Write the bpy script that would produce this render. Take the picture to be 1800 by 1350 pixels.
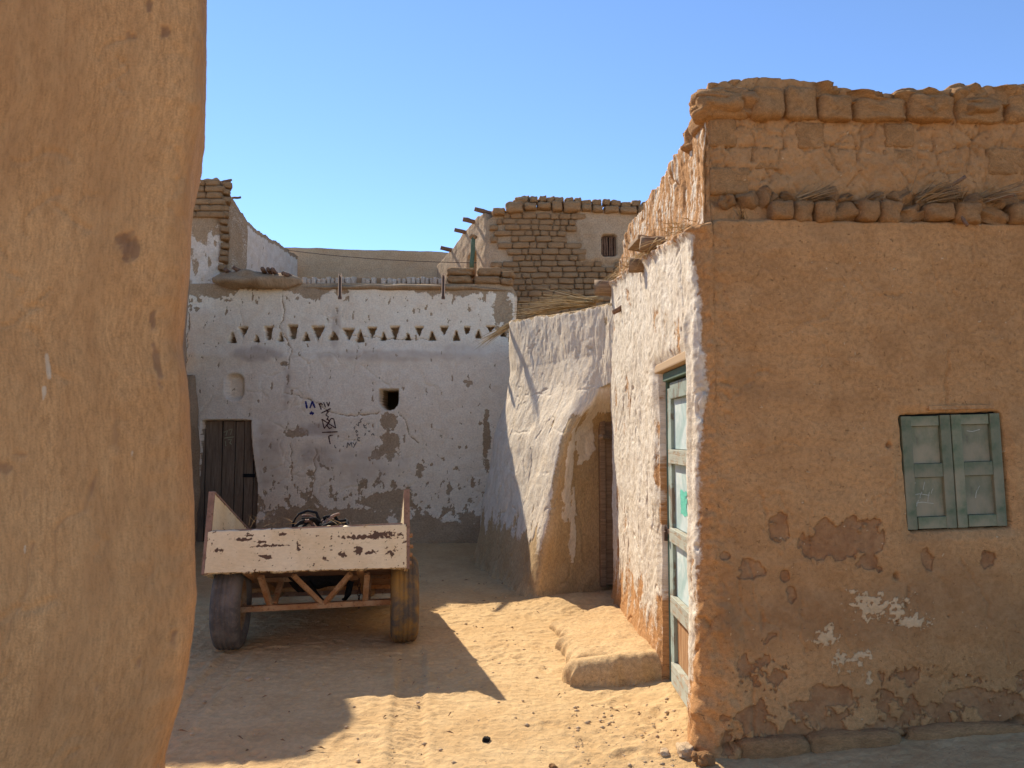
import bpy, bmesh, math, random
import numpy as np
from mathutils import Vector, Matrix, noise as mnoise

random.seed(7)
rng = np.random.default_rng(7)
for o in list(bpy.data.objects):
    bpy.data.objects.remove(o)
scene = bpy.context.scene
COL = scene.collection

# ------------------------------------------------------------------ camera, sky, sun, exposure
CAM_H, PITCH, FPX = 1.55, math.radians(4.0), 1352.0
cam_data = bpy.data.cameras.new('camera')
cam_data.sensor_width = 36.0
cam_data.lens = 36.0 * FPX / 1800.0
cam_data.clip_start, cam_data.clip_end = 0.05, 2000.0
cam_data.dof.use_dof = True
cam_data.dof.focus_distance = 7.0
cam_data.dof.aperture_fstop = 8.0
camera = bpy.data.objects.new('camera', cam_data)
COL.objects.link(camera)
camera.location = (0, 0, CAM_H)
camera.rotation_euler = (math.radians(90) + PITCH, 0, 0)
scene.camera = camera

SHX, SHY = 0.64, -1.0                       # ground shadow of one metre of height
SUN_EL = math.atan(1.0 / math.hypot(SHX, SHY))
SUN_AZ = math.atan2(-SHX, -SHY)              # from +Y towards +X
world = bpy.data.worlds.new('World')
scene.world = world
world.use_nodes = True
wt = world.node_tree
wt.nodes.clear()
sky = wt.nodes.new('ShaderNodeTexSky')
sky.sky_type = 'NISHITA'
sky.sun_disc = False
sky.sun_elevation = SUN_EL
sky.sun_rotation = SUN_AZ
sky.altitude = 2500
sky.air_density = 1.0
sky.dust_density = 0.0
sky.ozone_density = 5.0
bg = wt.nodes.new('ShaderNodeBackground')
bg.inputs['Strength'].default_value = 0.120
wo = wt.nodes.new('ShaderNodeOutputWorld')
wt.links.new(sky.outputs[0], bg.inputs[0])
wt.links.new(bg.outputs[0], wo.inputs[0])
sun_data = bpy.data.lights.new('sun', 'SUN')
sun_data.energy = 3.6
sun_data.angle = math.radians(0.53)
sun_data.color = (1.0, 0.90, 0.74)
sun = bpy.data.objects.new('sun', sun_data)
COL.objects.link(sun)
sun.location = (-6, 12, 14)
sun.rotation_euler = Vector((SHX, SHY, -1)).to_track_quat('-Z', 'Y').to_euler()
scene.view_settings.view_transform = 'Standard'
scene.view_settings.look = 'None'
scene.view_settings.gamma = 1.0
scene.view_settings.use_curve_mapping = False
scene.view_settings.exposure = 1.06
scene.render.engine = 'CYCLES'
scene.cycles.max_bounces = 8
scene.cycles.diffuse_bounces = 5

# ------------------------------------------------------------------ numpy noise
_ang = np.random.default_rng(3).uniform(0, 2 * math.pi, 65536).astype(np.float32)
_GX, _GY = np.cos(_ang), np.sin(_ang)
def gnoise(x, y, seed=0):
    x = np.asarray(x, np.float32) + np.float32((seed * 37.37) % 211); y = np.asarray(y, np.float32) + np.float32((seed * 91.13) % 197)
    x, y = np.broadcast_arrays(x, y)
    ix = np.floor(x); iy = np.floor(y)
    fx = x - ix; fy = y - iy
    ix = ix.astype(np.int32); iy = iy.astype(np.int32)
    x0 = ix & 255; x1 = (ix + 1) & 255; y0 = (iy & 255) << 8; y1 = ((iy + 1) & 255) << 8
    ux = fx * fx * fx * (fx * (fx * 6 - 15) + 10); uy = fy * fy * fy * (fy * (fy * 6 - 15) + 10)
    k = y0 | x0; a = _GX[k] * fx + _GY[k] * fy
    k = y0 | x1; b = _GX[k] * (fx - 1) + _GY[k] * fy
    k = y1 | x0; c = _GX[k] * fx + _GY[k] * (fy - 1)
    k = y1 | x1; d = _GX[k] * (fx - 1) + _GY[k] * (fy - 1)
    a = a + ux * (b - a); c = c + ux * (d - c)
    return (a + uy * (c - a)) * 1.5
def fbm(x, y, octv=4, seed=0, gain=0.5):
    s = 0; a = 1.0; t = 0
    for k in range(octv):
        s = s + a * gnoise(x * 2 ** k, y * 2 ** k, seed + 17 * k); t += a; a *= gain
    return s / t
def sstep(a, b, x):
    t = np.clip((x - a) / (b - a), 0, 1)
    return t * t * (3 - 2 * t)

# ------------------------------------------------------------------ view ray helpers (turn a measured sight line into a place in the world)
def ray(px, py):
    cx = (px - 900) / FPX; cy = (675 - py) / FPX
    return (cx, math.cos(PITCH) - cy * math.sin(PITCH), math.sin(PITCH) + cy * math.cos(PITCH))
def at(px, py, Y):
    r = ray(px, py); t = Y / r[1]
    return Vector((r[0] * t, Y, CAM_H + r[2] * t))
def gnd(px, py, h=0.0):
    r = ray(px, py); t = (h - CAM_H) / r[2]
    return Vector((r[0] * t, r[1] * t, h))

# ------------------------------------------------------------------ scene helpers
def tag(o, label=None, cat=None, group=None, kind=None):
    if label: o['label'] = label
    if cat: o['category'] = cat
    if group: o['group'] = group
    if kind: o['kind'] = kind
    return o
def empty(name, loc=(0, 0, 0), rz=0.0):
    o = bpy.data.objects.new(name, None)
    o.empty_display_size = 0.2
    COL.objects.link(o); o.location = loc; o.rotation_euler = (0, 0, rz)
    return o
def link(name, me, mat=None, parent=None, smooth=True):
    if mat is not None and len(me.materials) == 0: me.materials.append(mat)
    o = bpy.data.objects.new(name, me)
    COL.objects.link(o)
    if parent is not None:
        o.parent = parent
    if smooth and len(me.polygons):
        me.polygons.foreach_set('use_smooth', np.ones(len(me.polygons), bool))
    return o
def mesh_np(name, verts, faces):
    me = bpy.data.meshes.new(name)
    me.from_pydata([tuple(v) for v in verts], [], [tuple(f) for f in faces])
    me.update()
    return me
def poly(pts, iters=0):
    p = np.array(pts, float)
    for _ in range(iters):
        q = [p[0]]
        for a, b in zip(p[:-1], p[1:]):
            q += [a * .75 + b * .25, a * .25 + b * .75]
        q.append(p[-1]); p = np.array(q)
    return p
class Path:
    def __init__(s, pts, iters=0):
        s.p = poly(pts, iters)
        s.c = np.concatenate([[0], np.cumsum(np.linalg.norm(np.diff(s.p, axis=0), axis=1))])
        s.L = s.c[-1]
    def smooth(s, w):
        u = np.arange(0, s.L, 0.004); x, y = s(u); k = int(w / 0.004) | 1; h = k // 2
        for _ in range(3):
            x = np.convolve(np.concatenate([x[0] - (x[h:0:-1] - x[0]), x, x[-1] + (x[-1] - x[-2:-h - 2:-1])]), np.ones(k) / k, 'valid')
            y = np.convolve(np.concatenate([y[0] - (y[h:0:-1] - y[0]), y, y[-1] + (y[-1] - y[-2:-h - 2:-1])]), np.ones(k) / k, 'valid')
        s.p = np.stack([x, y], -1)
        s.c = np.concatenate([[0], np.cumsum(np.linalg.norm(np.diff(s.p, axis=0), axis=1))]); s.L = s.c[-1]
        return s
    def __call__(s, u):
        return np.interp(u, s.c, s.p[:, 0]), np.interp(u, s.c, s.p[:, 1])
    def pix(s, px, py):
        """the (u, z) on this wall that a sight line meets first"""
        r = ray(px, py); k = r[0] / r[1]
        u = np.linspace(0, s.L, 6000); x, y = s(u)
        f = x - k * y
        c = np.where(f[:-1] * f[1:] <= 0)[0]
        if len(c) == 0:
            i = int(np.argmin(np.abs(f)))
        else:
            i = c[np.argmin(y[c])]
        return float(u[i]), float(CAM_H + r[2] / r[1] * y[i])
def steps(*segs):
    out = []
    for a, b, st in segs:
        n = max(2, int(round((b - a) / st)) + 1)
        seg = np.linspace(a, b, n)
        out += list(seg if not out else seg[1:])
    return np.array(out)

def sheet(name, B, D, mat, parent=None, attrs=None, uv=None, thick=0.3, close=True, cut=None):
    """a wall surface: base grid B[u, z] pushed out by D along its normal, with returns of the given thickness"""
    nu, nz = B.shape[:2]
    du = np.gradient(B, axis=0); dv = np.gradient(B, axis=1)
    n = np.cross(du, dv); n /= np.linalg.norm(n, axis=2, keepdims=True) + 1e-12
    V = B + n * D[..., None]
    idx = np.arange(nu * nz).reshape(nu, nz)
    q = np.stack([idx[:-1, :-1], idx[1:, :-1], idx[1:, 1:], idx[:-1, 1:]], -1).reshape(-1, 4)
    if cut is not None: q = q[~cut.reshape(-1)[q].all(axis=1)]
    verts = V.reshape(-1, 3)
    UV = np.stack(uv, -1).reshape(-1, 2) if uv is not None else verts[:, :2]
    at_ = {k: v.reshape(-1) for k, v in (attrs or {}).items()}
    if close:
        ring = np.concatenate([idx[:, 0], idx[-1, 1:], idx[-2::-1, -1], idx[0, -2:0:-1]])
        nh = n.copy(); nh[..., 2] = 0
        nh /= np.linalg.norm(nh, axis=2, keepdims=True) + 1e-9
        K = 4
        prev = ring
        allv = [verts]; alluv = [UV]; base = len(verts)
        for k in range(1, K + 1):
            f = thick * k / K
            p = verts[ring] - nh.reshape(-1, 3)[ring] * f
            jit = gnoise(p[:, 0] * 9 + p[:, 1] * 7, p[:, 2] * 9 + k * 3.3, 5) * 0.02 * (1 if k < K else 0)
            p = p + np.stack([jit * 0, jit * 0, jit], -1)
            allv.append(p); alluv.append(UV[ring] + np.array([f, f]))
            cur = np.arange(base, base + len(ring)); base += len(ring)
            q = np.concatenate([q, np.stack([np.roll(prev, -1), prev, cur, np.roll(cur, -1)], -1)])
            prev = cur
        for kk in at_:
            at_[kk] = np.concatenate([at_[kk]] + [at_[kk][ring]] * K)
        verts = np.concatenate(allv); UV = np.concatenate(alluv)
    me = bpy.data.meshes.new(name)
    me.vertices.add(len(verts)); me.vertices.foreach_set('co', verts.astype(np.float32).ravel())
    nf = len(q)
    me.loops.add(nf * 4); me.loops.foreach_set('vertex_index', q.astype(np.int32).ravel())
    me.polygons.add(nf)
    me.polygons.foreach_set('loop_start', np.arange(0, nf * 4, 4, dtype=np.int32))
    me.update(calc_edges=True)
    l = me.uv_layers.new(name='uv')
    l.data.foreach_set('uv', UV[q.ravel()].astype(np.float32).ravel())
    for kk, vv in at_.items():
        a = me.attributes.new(kk, 'FLOAT', 'POINT')
        a.data.foreach_set('value', vv.astype(np.float32))
    me.validate()
    return link(name, me, mat, parent)
def wall_base(path, us, H, nz, zb=-0.15, top=None, zs=None):
    """B grid of a straight-up wall over a plan path; top(u) gives the height of its upper edge"""
    x, y = path(us)
    t = np.linspace(0, 1, nz) if zs is None else zs
    tp = np.full(len(us), H) if top is None else top(us)
    Z = zb + t[None, :] * (tp[:, None] - zb)
    B = np.stack([np.repeat(x[:, None], nz, 1), np.repeat(y[:, None], nz, 1), Z], -1)
    U = np.repeat(us[:, None], nz, 1)
    return B, U, Z
def blob(U, Z, u0, z0, ru, rz, warp=0.35, ws=6.0, seed=0):
    wx = fbm(U * ws, Z * ws, 4, 31 + seed); wz = fbm(U * ws, Z * ws, 4, 77 + seed)
    return 1 - np.sqrt(((U - u0) / ru + wx * warp * 2) ** 2 + ((Z - z0) / rz + wz * warp * 2) ** 2)
def dist_line(U, Z, pts, jit=0.0, seed=0, js=14):
    if jit:
        U = U + gnoise(U * js, Z * js, seed) * jit; Z = Z + gnoise(U * js, Z * js, seed + 9) * jit
    d = np.full(U.shape, 1e9)
    for (a, b), (c, e) in zip(pts[:-1], pts[1:]):
        du, dz = c - a, e - b
        t = np.clip(((U - a) * du + (Z - b) * dz) / (du * du + dz * dz + 1e-12), 0, 1)
        d = np.minimum(d, np.hypot(U - a - t * du, Z - b - t * dz))
    return d
def rect_in(U, Z, u0, u1, z0, z1, soft=0.01, r=0.0):
    """1 inside, 0 outside a rounded rectangle"""
    qx = np.abs(U - (u0 + u1) / 2) - ((u1 - u0) / 2 - r); qz = np.abs(Z - (z0 + z1) / 2) - ((z1 - z0) / 2 - r)
    d = np.hypot(np.maximum(qx, 0), np.maximum(qz, 0)) + np.minimum(np.maximum(qx, qz), 0) - r
    return 1 - sstep(-soft, soft, d)

def hairlines(D, us, U, Z, n, u0, u1, z0, z1, seed, length=0.35, depth=0.010, width=0.0045, up=0.7):
    """cut n wandering hairline cracks into the relief D"""
    rr = random.Random(seed)
    for k in range(n):
        a = rr.uniform(0, 2 * math.pi) if rr.random() > up else math.pi / 2 + rr.gauss(0, 0.35)
        p = [rr.uniform(u0, u1), rr.uniform(z0, z1)]; pts = [tuple(p)]
        for _ in range(rr.randint(4, 9)):
            a += rr.gauss(0, 0.45); st_ = length * rr.uniform(0.08, 0.2)
            p = [p[0] + math.cos(a) * st_, p[1] + math.sin(a) * st_]; pts.append(tuple(p))
        lo, hi = min(q_[0] for q_ in pts) - 0.03, max(q_[0] for q_ in pts) + 0.03
        i0, i1 = np.searchsorted(us, [lo, hi])
        if i1 - i0 < 3: continue
        zz_ = Z[i0]; j0, j1 = np.searchsorted(zz_, [min(q_[1] for q_ in pts) - 0.05, max(q_[1] for q_ in pts) + 0.05])
        if j1 - j0 < 3: continue
        d_ = dist_line(U[i0:i1, j0:j1], Z[i0:i1, j0:j1], pts, 0.012, seed + k, 25)
        D[i0:i1, j0:j1] -= depth * rr.uniform(0.5, 1.2) * np.exp(-(d_ / (width * rr.uniform(0.8, 1.6))) ** 2)
    return D
def cell_cracks(U, Z, cw, ch, jit, seed):
    """distance to the joint between jittered, staggered cells"""
    U = U + 0.02 * fbm(U * 8, Z * 8, 2, seed); Z = Z + 0.02 * fbm(U * 8, Z * 8, 2, seed + 5)
    row = np.floor(Z / ch); f1 = np.full(U.shape, 9.0); f2 = np.full(U.shape, 9.0)
    for dr_ in (-1, 0, 1):
        r_ = row + dr_; off = 0.5 * np.mod(r_, 2); cc = np.floor(U / cw - off)
        for dc in (-1, 0, 1):
            c_ = cc + dc
            h1 = np.mod(np.sin(c_ * 127.1 + r_ * 311.7 + seed) * 43758.5453, 1); h2 = np.mod(np.sin(c_ * 269.5 + r_ * 183.3 + seed) * 43758.5453, 1)
            px_ = (c_ + off + 0.5 + (h1 - 0.5) * jit) * cw; pz_ = (r_ + 0.5 + (h2 - 0.5) * jit * 0.6) * ch
            d_ = np.hypot(U - px_, (Z - pz_) * cw / ch * 0.9)
            f2 = np.minimum(f2, np.maximum(f1, d_)); f1 = np.minimum(f1, d_)
    return f2 - f1

# ------------------------------------------------------------------ materials
class NT:
    def __init__(s, name):
        s.mat = bpy.data.materials.new(name); s.mat.use_nodes = True
        s.t = s.mat.node_tree; s.t.nodes.clear()
        s.out = s.t.nodes.new('ShaderNodeOutputMaterial')
        s.b = s.t.nodes.new('ShaderNodeBsdfPrincipled')
        s.t.links.new(s.b.outputs[0], s.out.inputs[0])
        s.b.inputs['Roughness'].default_value = 0.95
        s.b.inputs['Specular IOR Level'].default_value = 0.15
    def n(s, typ, **kw):
        nd = s.t.nodes.new(typ)
        for k, v in kw.items(): setattr(nd, k, v)
        return nd
    def put(s, sock, v):
        if isinstance(v, bpy.types.NodeSocket): s.t.links.new(v, sock)
        elif isinstance(v, (tuple, list)) and sock.type == 'RGBA': sock.default_value = (*v[:3], 1)
        else: sock.default_value = v
    def m(s, op, a, b=0.0, c=0.0, clamp=False):
        nd = s.n('ShaderNodeMath', operation=op); nd.use_clamp = clamp
        s.put(nd.inputs[0], a); s.put(nd.inputs[1], b)
        if op in ('MULTIPLY_ADD', 'SMOOTH_MIN'): s.put(nd.inputs[2], c)
        return nd.outputs[0]
    def mix(s, f, a, b, blend='MIX'):
        nd = s.n('ShaderNodeMix', data_type='RGBA', blend_type=blend)
        s.put(nd.inputs['Factor'], f); s.put(nd.inputs['A'], a); s.put(nd.inputs['B'], b)
        return nd.outputs['Result']
    def step(s, x, a, b, lo=0.0, hi=1.0):
        nd = s.n('ShaderNodeMapRange', interpolation_type='SMOOTHSTEP')
        s.put(nd.inputs['Value'], x)
        nd.inputs['From Min'].default_value = a; nd.inputs['From Max'].default_value = b
        nd.inputs['To Min'].default_value = lo; nd.inputs['To Max'].default_value = hi
        return nd.outputs['Result']
    def coord(s, kind='UV', scale=(1, 1, 1), rot=(0, 0, 0), rand=False):
        tc = s.n('ShaderNodeTexCoord'); v = tc.outputs[kind]
        if rand:
            oi = s.n('ShaderNodeObjectInfo')
            w = s.m('MULTIPLY', oi.outputs['Random'], 37.0)
            va = s.n('ShaderNodeVectorMath', operation='ADD')
            s.t.links.new(v, va.inputs[0]); s.t.links.new(w, va.inputs[1]); v = va.outputs[0]
        mp = s.n('ShaderNodeMapping')
        s.t.links.new(v, mp.inputs['Vector'])
        mp.inputs['Scale'].default_value = scale; mp.inputs['Rotation'].default_value = rot
        return mp.outputs[0]
    def noise(s, vec, scale, detail=4.0, rough=0.55, dist=0.0):
        nd = s.n('ShaderNodeTexNoise'); s.put(nd.inputs['Vector'], vec)
        nd.inputs['Scale'].default_value = scale; nd.inputs['Detail'].default_value = detail
        nd.inputs['Roughness'].default_value = rough; nd.inputs['Distortion'].default_value = dist
        return nd.outputs['Fac']
    def attr(s, name):
        return s.n('ShaderNodeAttribute', attribute_name=name).outputs['Fac']
    def bump(s, h, strength=0.5, dist=0.01, prev=None):
        nd = s.n('ShaderNodeBump'); nd.inputs['Strength'].default_value = strength
        nd.inputs['Distance'].default_value = dist
        s.put(nd.inputs['Height'], h)
        if prev is not None: s.t.links.new(prev, nd.inputs['Normal'])
        return nd.outputs[0]
    def done(s, col, normal=None, rough=None, spec=None, metal=None):
        s.put(s.b.inputs['Base Color'], col)
        if normal is not None: s.t.links.new(normal, s.b.inputs['Normal'])
        if rough is not None: s.put(s.b.inputs['Roughness'], rough)
        if spec is not None: s.put(s.b.inputs['Specular IOR Level'], spec)
        if metal is not None: s.put(s.b.inputs['Metallic'], metal)
        return s.mat

def sc(c, k): return tuple(min(1, x * k) for x in c)

def plaster(name, a, b, layers=(), stretch=(1, 1), bump=0.5, fleck=True, kind='UV', grain=1.0, bd=0.012, strk=0.0):
    """mud plaster; layers = (attribute, colour, colour, edge softness)"""
    t = NT(name)
    v = t.coord(kind, (stretch[0], stretch[1], 1))
    v1 = t.coord(kind)
    n1 = t.noise(v1, 1.1, 5, 0.6, 0.3); n2 = t.noise(v, 7.0, 6, 0.62, 0.6); n3 = t.noise(v, 42.0, 6, 0.65, 0.3); n4 = t.noise(v1, 210.0, 3, 0.6)
    f = t.m('ADD', t.m('MULTIPLY', n1, 0.6), t.m('MULTIPLY', n2, 0.4))
    col = t.mix(t.step(f, 0.36, 0.64), a, b)
    col = t.mix(t.step(n3, 0.32, 0.68), sc_mix(t, col, 0.80), sc_mix(t, col, 1.16))
    col = t.mix(t.step(n4, 0.34, 0.66), sc_mix(t, col, 0.87), sc_mix(t, col, 1.10))
    h = t.m('ADD', t.m('MULTIPLY', n3, 0.75), t.m('MULTIPLY', n4, 0.40))
    h = t.m('ADD', h, t.m('MULTIPLY', n2, 0.5))
    if fleck:
        fl = t.noise(v1, 95.0, 2, 0.5)
        col = t.mix(t.step(fl, 0.69, 0.76, 0, 0.45), col, sc(b, 1.9))
        fd = t.noise(v1, 60.0, 2, 0.5, 1.0)
        col = t.mix(t.step(fd, 0.67, 0.73, 0, 0.6), col, sc(a, 0.35))
        vst = t.coord(kind, (9, 1.5, 1), (0, 0, 0.5)); sw = t.noise(vst, 22.0, 2, 0.5, 0.5)
        col = t.mix(t.step(sw, 0.69, 0.73, 0, 0.55), col, sc(b, 1.45))
        h = t.m('SUBTRACT', h, t.m('MULTIPLY', t.step(fd, 0.66, 0.74), 0.5))
    for (an, c1, c2, soft, *rl) in layers:
        at_ = t.attr(an)
        e = t.m('ADD', at_, t.m('MULTIPLY', t.m('SUBTRACT', n3, 0.5), 0.9))
        e = t.m('ADD', e, t.m('MULTIPLY', t.m('SUBTRACT', n4, 0.5), 0.35))
        mk = t.step(e, 0.5 - soft, 0.5 + soft)
        lc = t.mix(t.step(n2, 0.32, 0.68), c1, c2)
        lc = t.mix(t.step(n3, 0.32, 0.68), sc_mix(t, lc, 0.86), sc_mix(t, lc, 1.07))
        col = t.mix(mk, col, lc)
        h = t.m('ADD', h, t.m('MULTIPLY', mk, rl[0] if rl else 0.12))
    return t.done(col, t.bump(h, bump, bd))
def sc_mix(t, col, k):
    nd = t.n('ShaderNodeVectorMath', operation='SCALE')
    t.put(nd.inputs[0], col); nd.inputs['Scale'].default_value = k
    return nd.outputs[0]

MUD_A, MUD_B = (0.435, 0.217, 0.083), (0.545, 0.290, 0.120)
MUD_RED = (0.27, 0.125, 0.060)
GREY_A, GREY_B = (0.34, 0.215, 0.115), (0.44, 0.295, 0.168)
WHITE_A, WHITE_B = (0.70, 0.62, 0.53), (0.80, 0.745, 0.67)

M = {}
M['house'] = plaster('mud_plaster_house', MUD_A, MUD_B, [
    ('tone', (0.345, 0.172, 0.070), (0.41, 0.222, 0.098), 0.48, 0.0),
    ('peel', (0.320, 0.148, 0.062), (0.435, 0.228, 0.100), 0.11, -1.0),
    ('pale', (0.59, 0.385, 0.20), (0.67, 0.455, 0.255), 0.10, 0.5),
    ('white', (0.60, 0.495, 0.365), (0.77, 0.675, 0.54), 0.18),
    ('soot', (0.16, 0.09, 0.05), (0.22, 0.13, 0.07), 0.2)], bump=0.75, bd=0.014)
M['near'] = plaster('mud_plaster_near', (0.485, 0.245, 0.096), (0.585, 0.318, 0.134), [
    ('tone', (0.40, 0.198, 0.080), (0.46, 0.240, 0.100), 0.48, 0.0),
    ('peel', (0.27, 0.135, 0.065), (0.34, 0.18, 0.085), 0.25, -0.3),
    ('pale', (0.58, 0.40, 0.25), (0.64, 0.46, 0.29), 0.2)], stretch=(3.2, 0.7), bump=0.42, bd=0.008, fleck=False)
M['annex'] = plaster('whitewash_annex', (0.47, 0.31, 0.15), (0.57, 0.395, 0.21), [
    ('white', (0.70, 0.565, 0.405), (0.81, 0.69, 0.53), 0.10)], stretch=(1.4, 0.8), bump=0.8, bd=0.014)
M['back'] = plaster('whitewash_back', (0.38, 0.255, 0.145), (0.48, 0.34, 0.205), [
    ('white', (0.83, 0.665, 0.47), (0.89, 0.75, 0.555), 0.12),
    ('stain', (0.46, 0.34, 0.25), (0.53, 0.41, 0.31), 0.35)], bump=0.35)
M['tower'] = plaster('worn_whitewash', GREY_A, GREY_B, [
    ('white', (0.66, 0.53, 0.39), (0.77, 0.645, 0.50), 0.12)], stretch=(1.3, 0.9), bump=0.6)
M['grey_mud'] = plaster('grey_brown_mud', GREY_A, GREY_B, bump=0.6)
M['far_mud'] = plaster('far_mud', (0.50, 0.335, 0.185), (0.58, 0.405, 0.235), bump=0.6)
M['tan_mud'] = plaster('tan_mud', (0.40, 0.27, 0.155), (0.50, 0.355, 0.22), bump=0.6)
M['bench'] = plaster('mud_bench', (0.47, 0.30, 0.14), (0.57, 0.385, 0.195), bump=0.7, kind='Object')

def brick_mat(name, a, b, c):
    t = NT(name)
    v = t.coord('Object', rand=True)
    oi = t.n('ShaderNodeObjectInfo').outputs['Random']
    n2 = t.noise(v, 2.2, 6, 0.65, 0.5); n3 = t.noise(v, 9.0, 6, 0.7); n4 = t.noise(v, 40.0, 3, 0.6)
    col = t.mix(t.step(n2, 0.32, 0.68), a, b)
    col = t.mix(t.step(oi, 0.0, 1.0, 0.0, 0.55), col, c)
    col = t.mix(t.step(n3, 0.3, 0.7), sc_mix(t, col, 0.82), sc_mix(t, col, 1.14))
    col = t.mix(t.step(n4, 0.36, 0.66), sc_mix(t, col, 0.84), sc_mix(t, col, 1.12))
    h = t.m('ADD', t.m('MULTIPLY', n3, 1.0), t.m('MULTIPLY', n4, 0.5))
    return t.done(col, t.bump(h, 0.9, 0.022))
M['brick'] = brick_mat('mud_brick_tan', (0.36, 0.21, 0.100), (0.47, 0.29, 0.148), (0.41, 0.235, 0.11))
M['brick_red'] = brick_mat('mud_brick_red', (0.40, 0.205, 0.084), (0.51, 0.275, 0.118), (0.46, 0.25, 0.11))
M['house_brick'] = brick_mat('parapet_mud', sc(MUD_A, 1.0), sc(MUD_B, 1.02), (0.47, 0.26, 0.112))
M['brick_white'] = brick_mat('whitened_brick', (0.70, 0.56, 0.41), (0.82, 0.68, 0.52), (0.56, 0.42, 0.29))

def wood_mat(name, a, b, paint=None, cover=0.5, axis=2, scale=1.0, dust=None, pb=None):
    t = NT(name)
    s = [26 * scale] * 3; s[axis] = 1.8 * scale
    v = t.coord('Object', tuple(s), rand=False)
    v1 = t.coord('Object')
    g = t.noise(v, 1.6, 6, 0.65, 0.6); n2 = t.noise(v1, 6.0, 6, 0.65, 0.4); n3 = t.noise(v, 5.0, 4, 0.6)
    oi = t.n('ShaderNodeObjectInfo').outputs['Random']
    col = t.mix(t.step(g, 0.3, 0.7), a, b)
    col = t.mix(t.step(n3, 0.60, 0.72), col, sc(a, 0.4))
    h = t.m('ADD', t.m('MULTIPLY', g, 0.7), t.m('MULTIPLY', n3, 0.4))
    if paint:
        e = t.m('ADD', t.m('MULTIPLY', n2, 0.65), t.m('MULTIPLY', g, 0.35))
        mk = t.step(e, 0.60 - cover * 0.3, 0.66 - cover * 0.3)
        pc = t.mix(t.step(n2, 0.35, 0.7), paint, pb or sc(paint, 1.25))
        col = t.mix(mk, col, pc)
        h = t.m('ADD', h, t.m('MULTIPLY', mk, 0.5))
    if dust:
        d = t.noise(v1, 3.0, 5, 0.7)
        col = t.mix(t.step(d, 0.38, 0.64, 0, 0.8), col, dust)
    col = t.mix(t.step(oi, 0, 1, 0, 0.22), col, sc(a, 0.7))
    return t.done(col, t.bump(h, 0.45, 0.006), rough=0.85)
M['wood_grey'] = wood_mat('grey_plank', (0.17, 0.118, 0.075), (0.29, 0.205, 0.135))
M['wood_log'] = wood_mat('log_wood', (0.20, 0.125, 0.07), (0.36, 0.24, 0.14), axis=0)
M['wood_stick'] = wood_mat('stick_wood', (0.16, 0.09, 0.055), (0.27, 0.16, 0.10), axis=1)
M['wood_spout'] = wood_mat('spout_wood', (0.19, 0.10, 0.055), (0.30, 0.17, 0.10), axis=1)
M['shutter'] = wood_mat('shutter_paint', (0.12, 0.105, 0.075), (0.20, 0.175, 0.125), (0.095, 0.138, 0.074), 0.85, dust=(0.33, 0.27, 0.165), pb=(0.21, 0.218, 0.142))
M['shutter_panel'] = wood_mat('shutter_panel', (0.14, 0.12, 0.085), (0.22, 0.19, 0.14), (0.155, 0.168, 0.094), 0.7, dust=(0.36, 0.285, 0.175), pb=(0.26, 0.24, 0.16))
M['door_stile'] = wood_mat('door_stile', (0.17, 0.135, 0.095), (0.29, 0.24, 0.18), (0.27, 0.32, 0.27), 0.55)
M['door_panel'] = wood_mat('door_panel', (0.30, 0.20, 0.12), (0.40, 0.30, 0.20), (0.34, 0.46, 0.43), 1.0, pb=(0.60, 0.66, 0.62))
M['door_rail'] = wood_mat('door_rail', (0.33, 0.24, 0.155), (0.46, 0.37, 0.265), (0.36, 0.37, 0.30), 0.5, axis=1)
M['door_wood'] = wood_mat('door_bare_wood', (0.27, 0.125, 0.05), (0.48, 0.30, 0.155))
M['door_green'] = wood_mat('door_green_frame', (0.12, 0.075, 0.04), (0.19, 0.12, 0.07), (0.11, 0.17, 0.125), 0.8)

def flat(name, c, rough=0.9, var=0.15, scale=20, spec=0.15, metal=0.0):
    t = NT(name); v = t.coord('Object')
    n = t.noise(v, scale, 5, 0.65)
    return t.done(t.mix(t.step(n, 0.3, 0.7), sc(c, 1 - var), sc(c, 1 + var)), t.bump(n, 0.25, 0.004), rough, spec, metal)
M['dark'] = flat('dark_interior', (0.012, 0.010, 0.008))
M['iron'] = flat('rusty_iron', (0.10, 0.055, 0.035), 0.7, 0.4, 60, 0.4, 0.3)
M['black_leather'] = flat('black_straps', (0.018, 0.018, 0.019), 0.85, 0.4, 30, 0.12)
M['ink_navy'] = flat('navy_paint', (0.035, 0.035, 0.15))
M['ink_brown'] = flat('brown_paint', (0.085, 0.035, 0.030))
M['ink_grey'] = flat('charcoal_writing', (0.14, 0.105, 0.085))
M['chalk'] = flat('yellow_chalk', (0.33, 0.32, 0.19))
M['chalk_white'] = flat('white_scratches', (0.44, 0.42, 0.33))
M['green_paint'] = flat('turquoise_paint', (0.13, 0.46, 0.34))
M['green_pole'] = flat('green_pole_paint', (0.10, 0.14, 0.09))
M['cable'] = flat('cable_sheath', (0.10, 0.075, 0.055))
M['stone'] = flat('stone', (0.47, 0.335, 0.20), 0.95, 0.3, 12)
def straw_mat(name, a, b):
    t = NT(name); v = t.coord('Object', (6, 6, 6))
    n = t.noise(v, 3.0, 4, 0.6)
    g = t.n('ShaderNodeNewGeometry').outputs['Random Per Island']
    col = t.mix(g, a, b); col = t.mix(t.step(n, 0.4, 0.7, 0, 0.5), col, sc(a, 0.6))
    return t.done(col, None, 0.8)
M['straw'] = straw_mat('palm_straw', (0.36, 0.235, 0.10), (0.58, 0.43, 0.22))
M['straw_tuft'] = straw_mat('tuft_straw', (0.20, 0.125, 0.065), (0.44, 0.30, 0.16))
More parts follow.
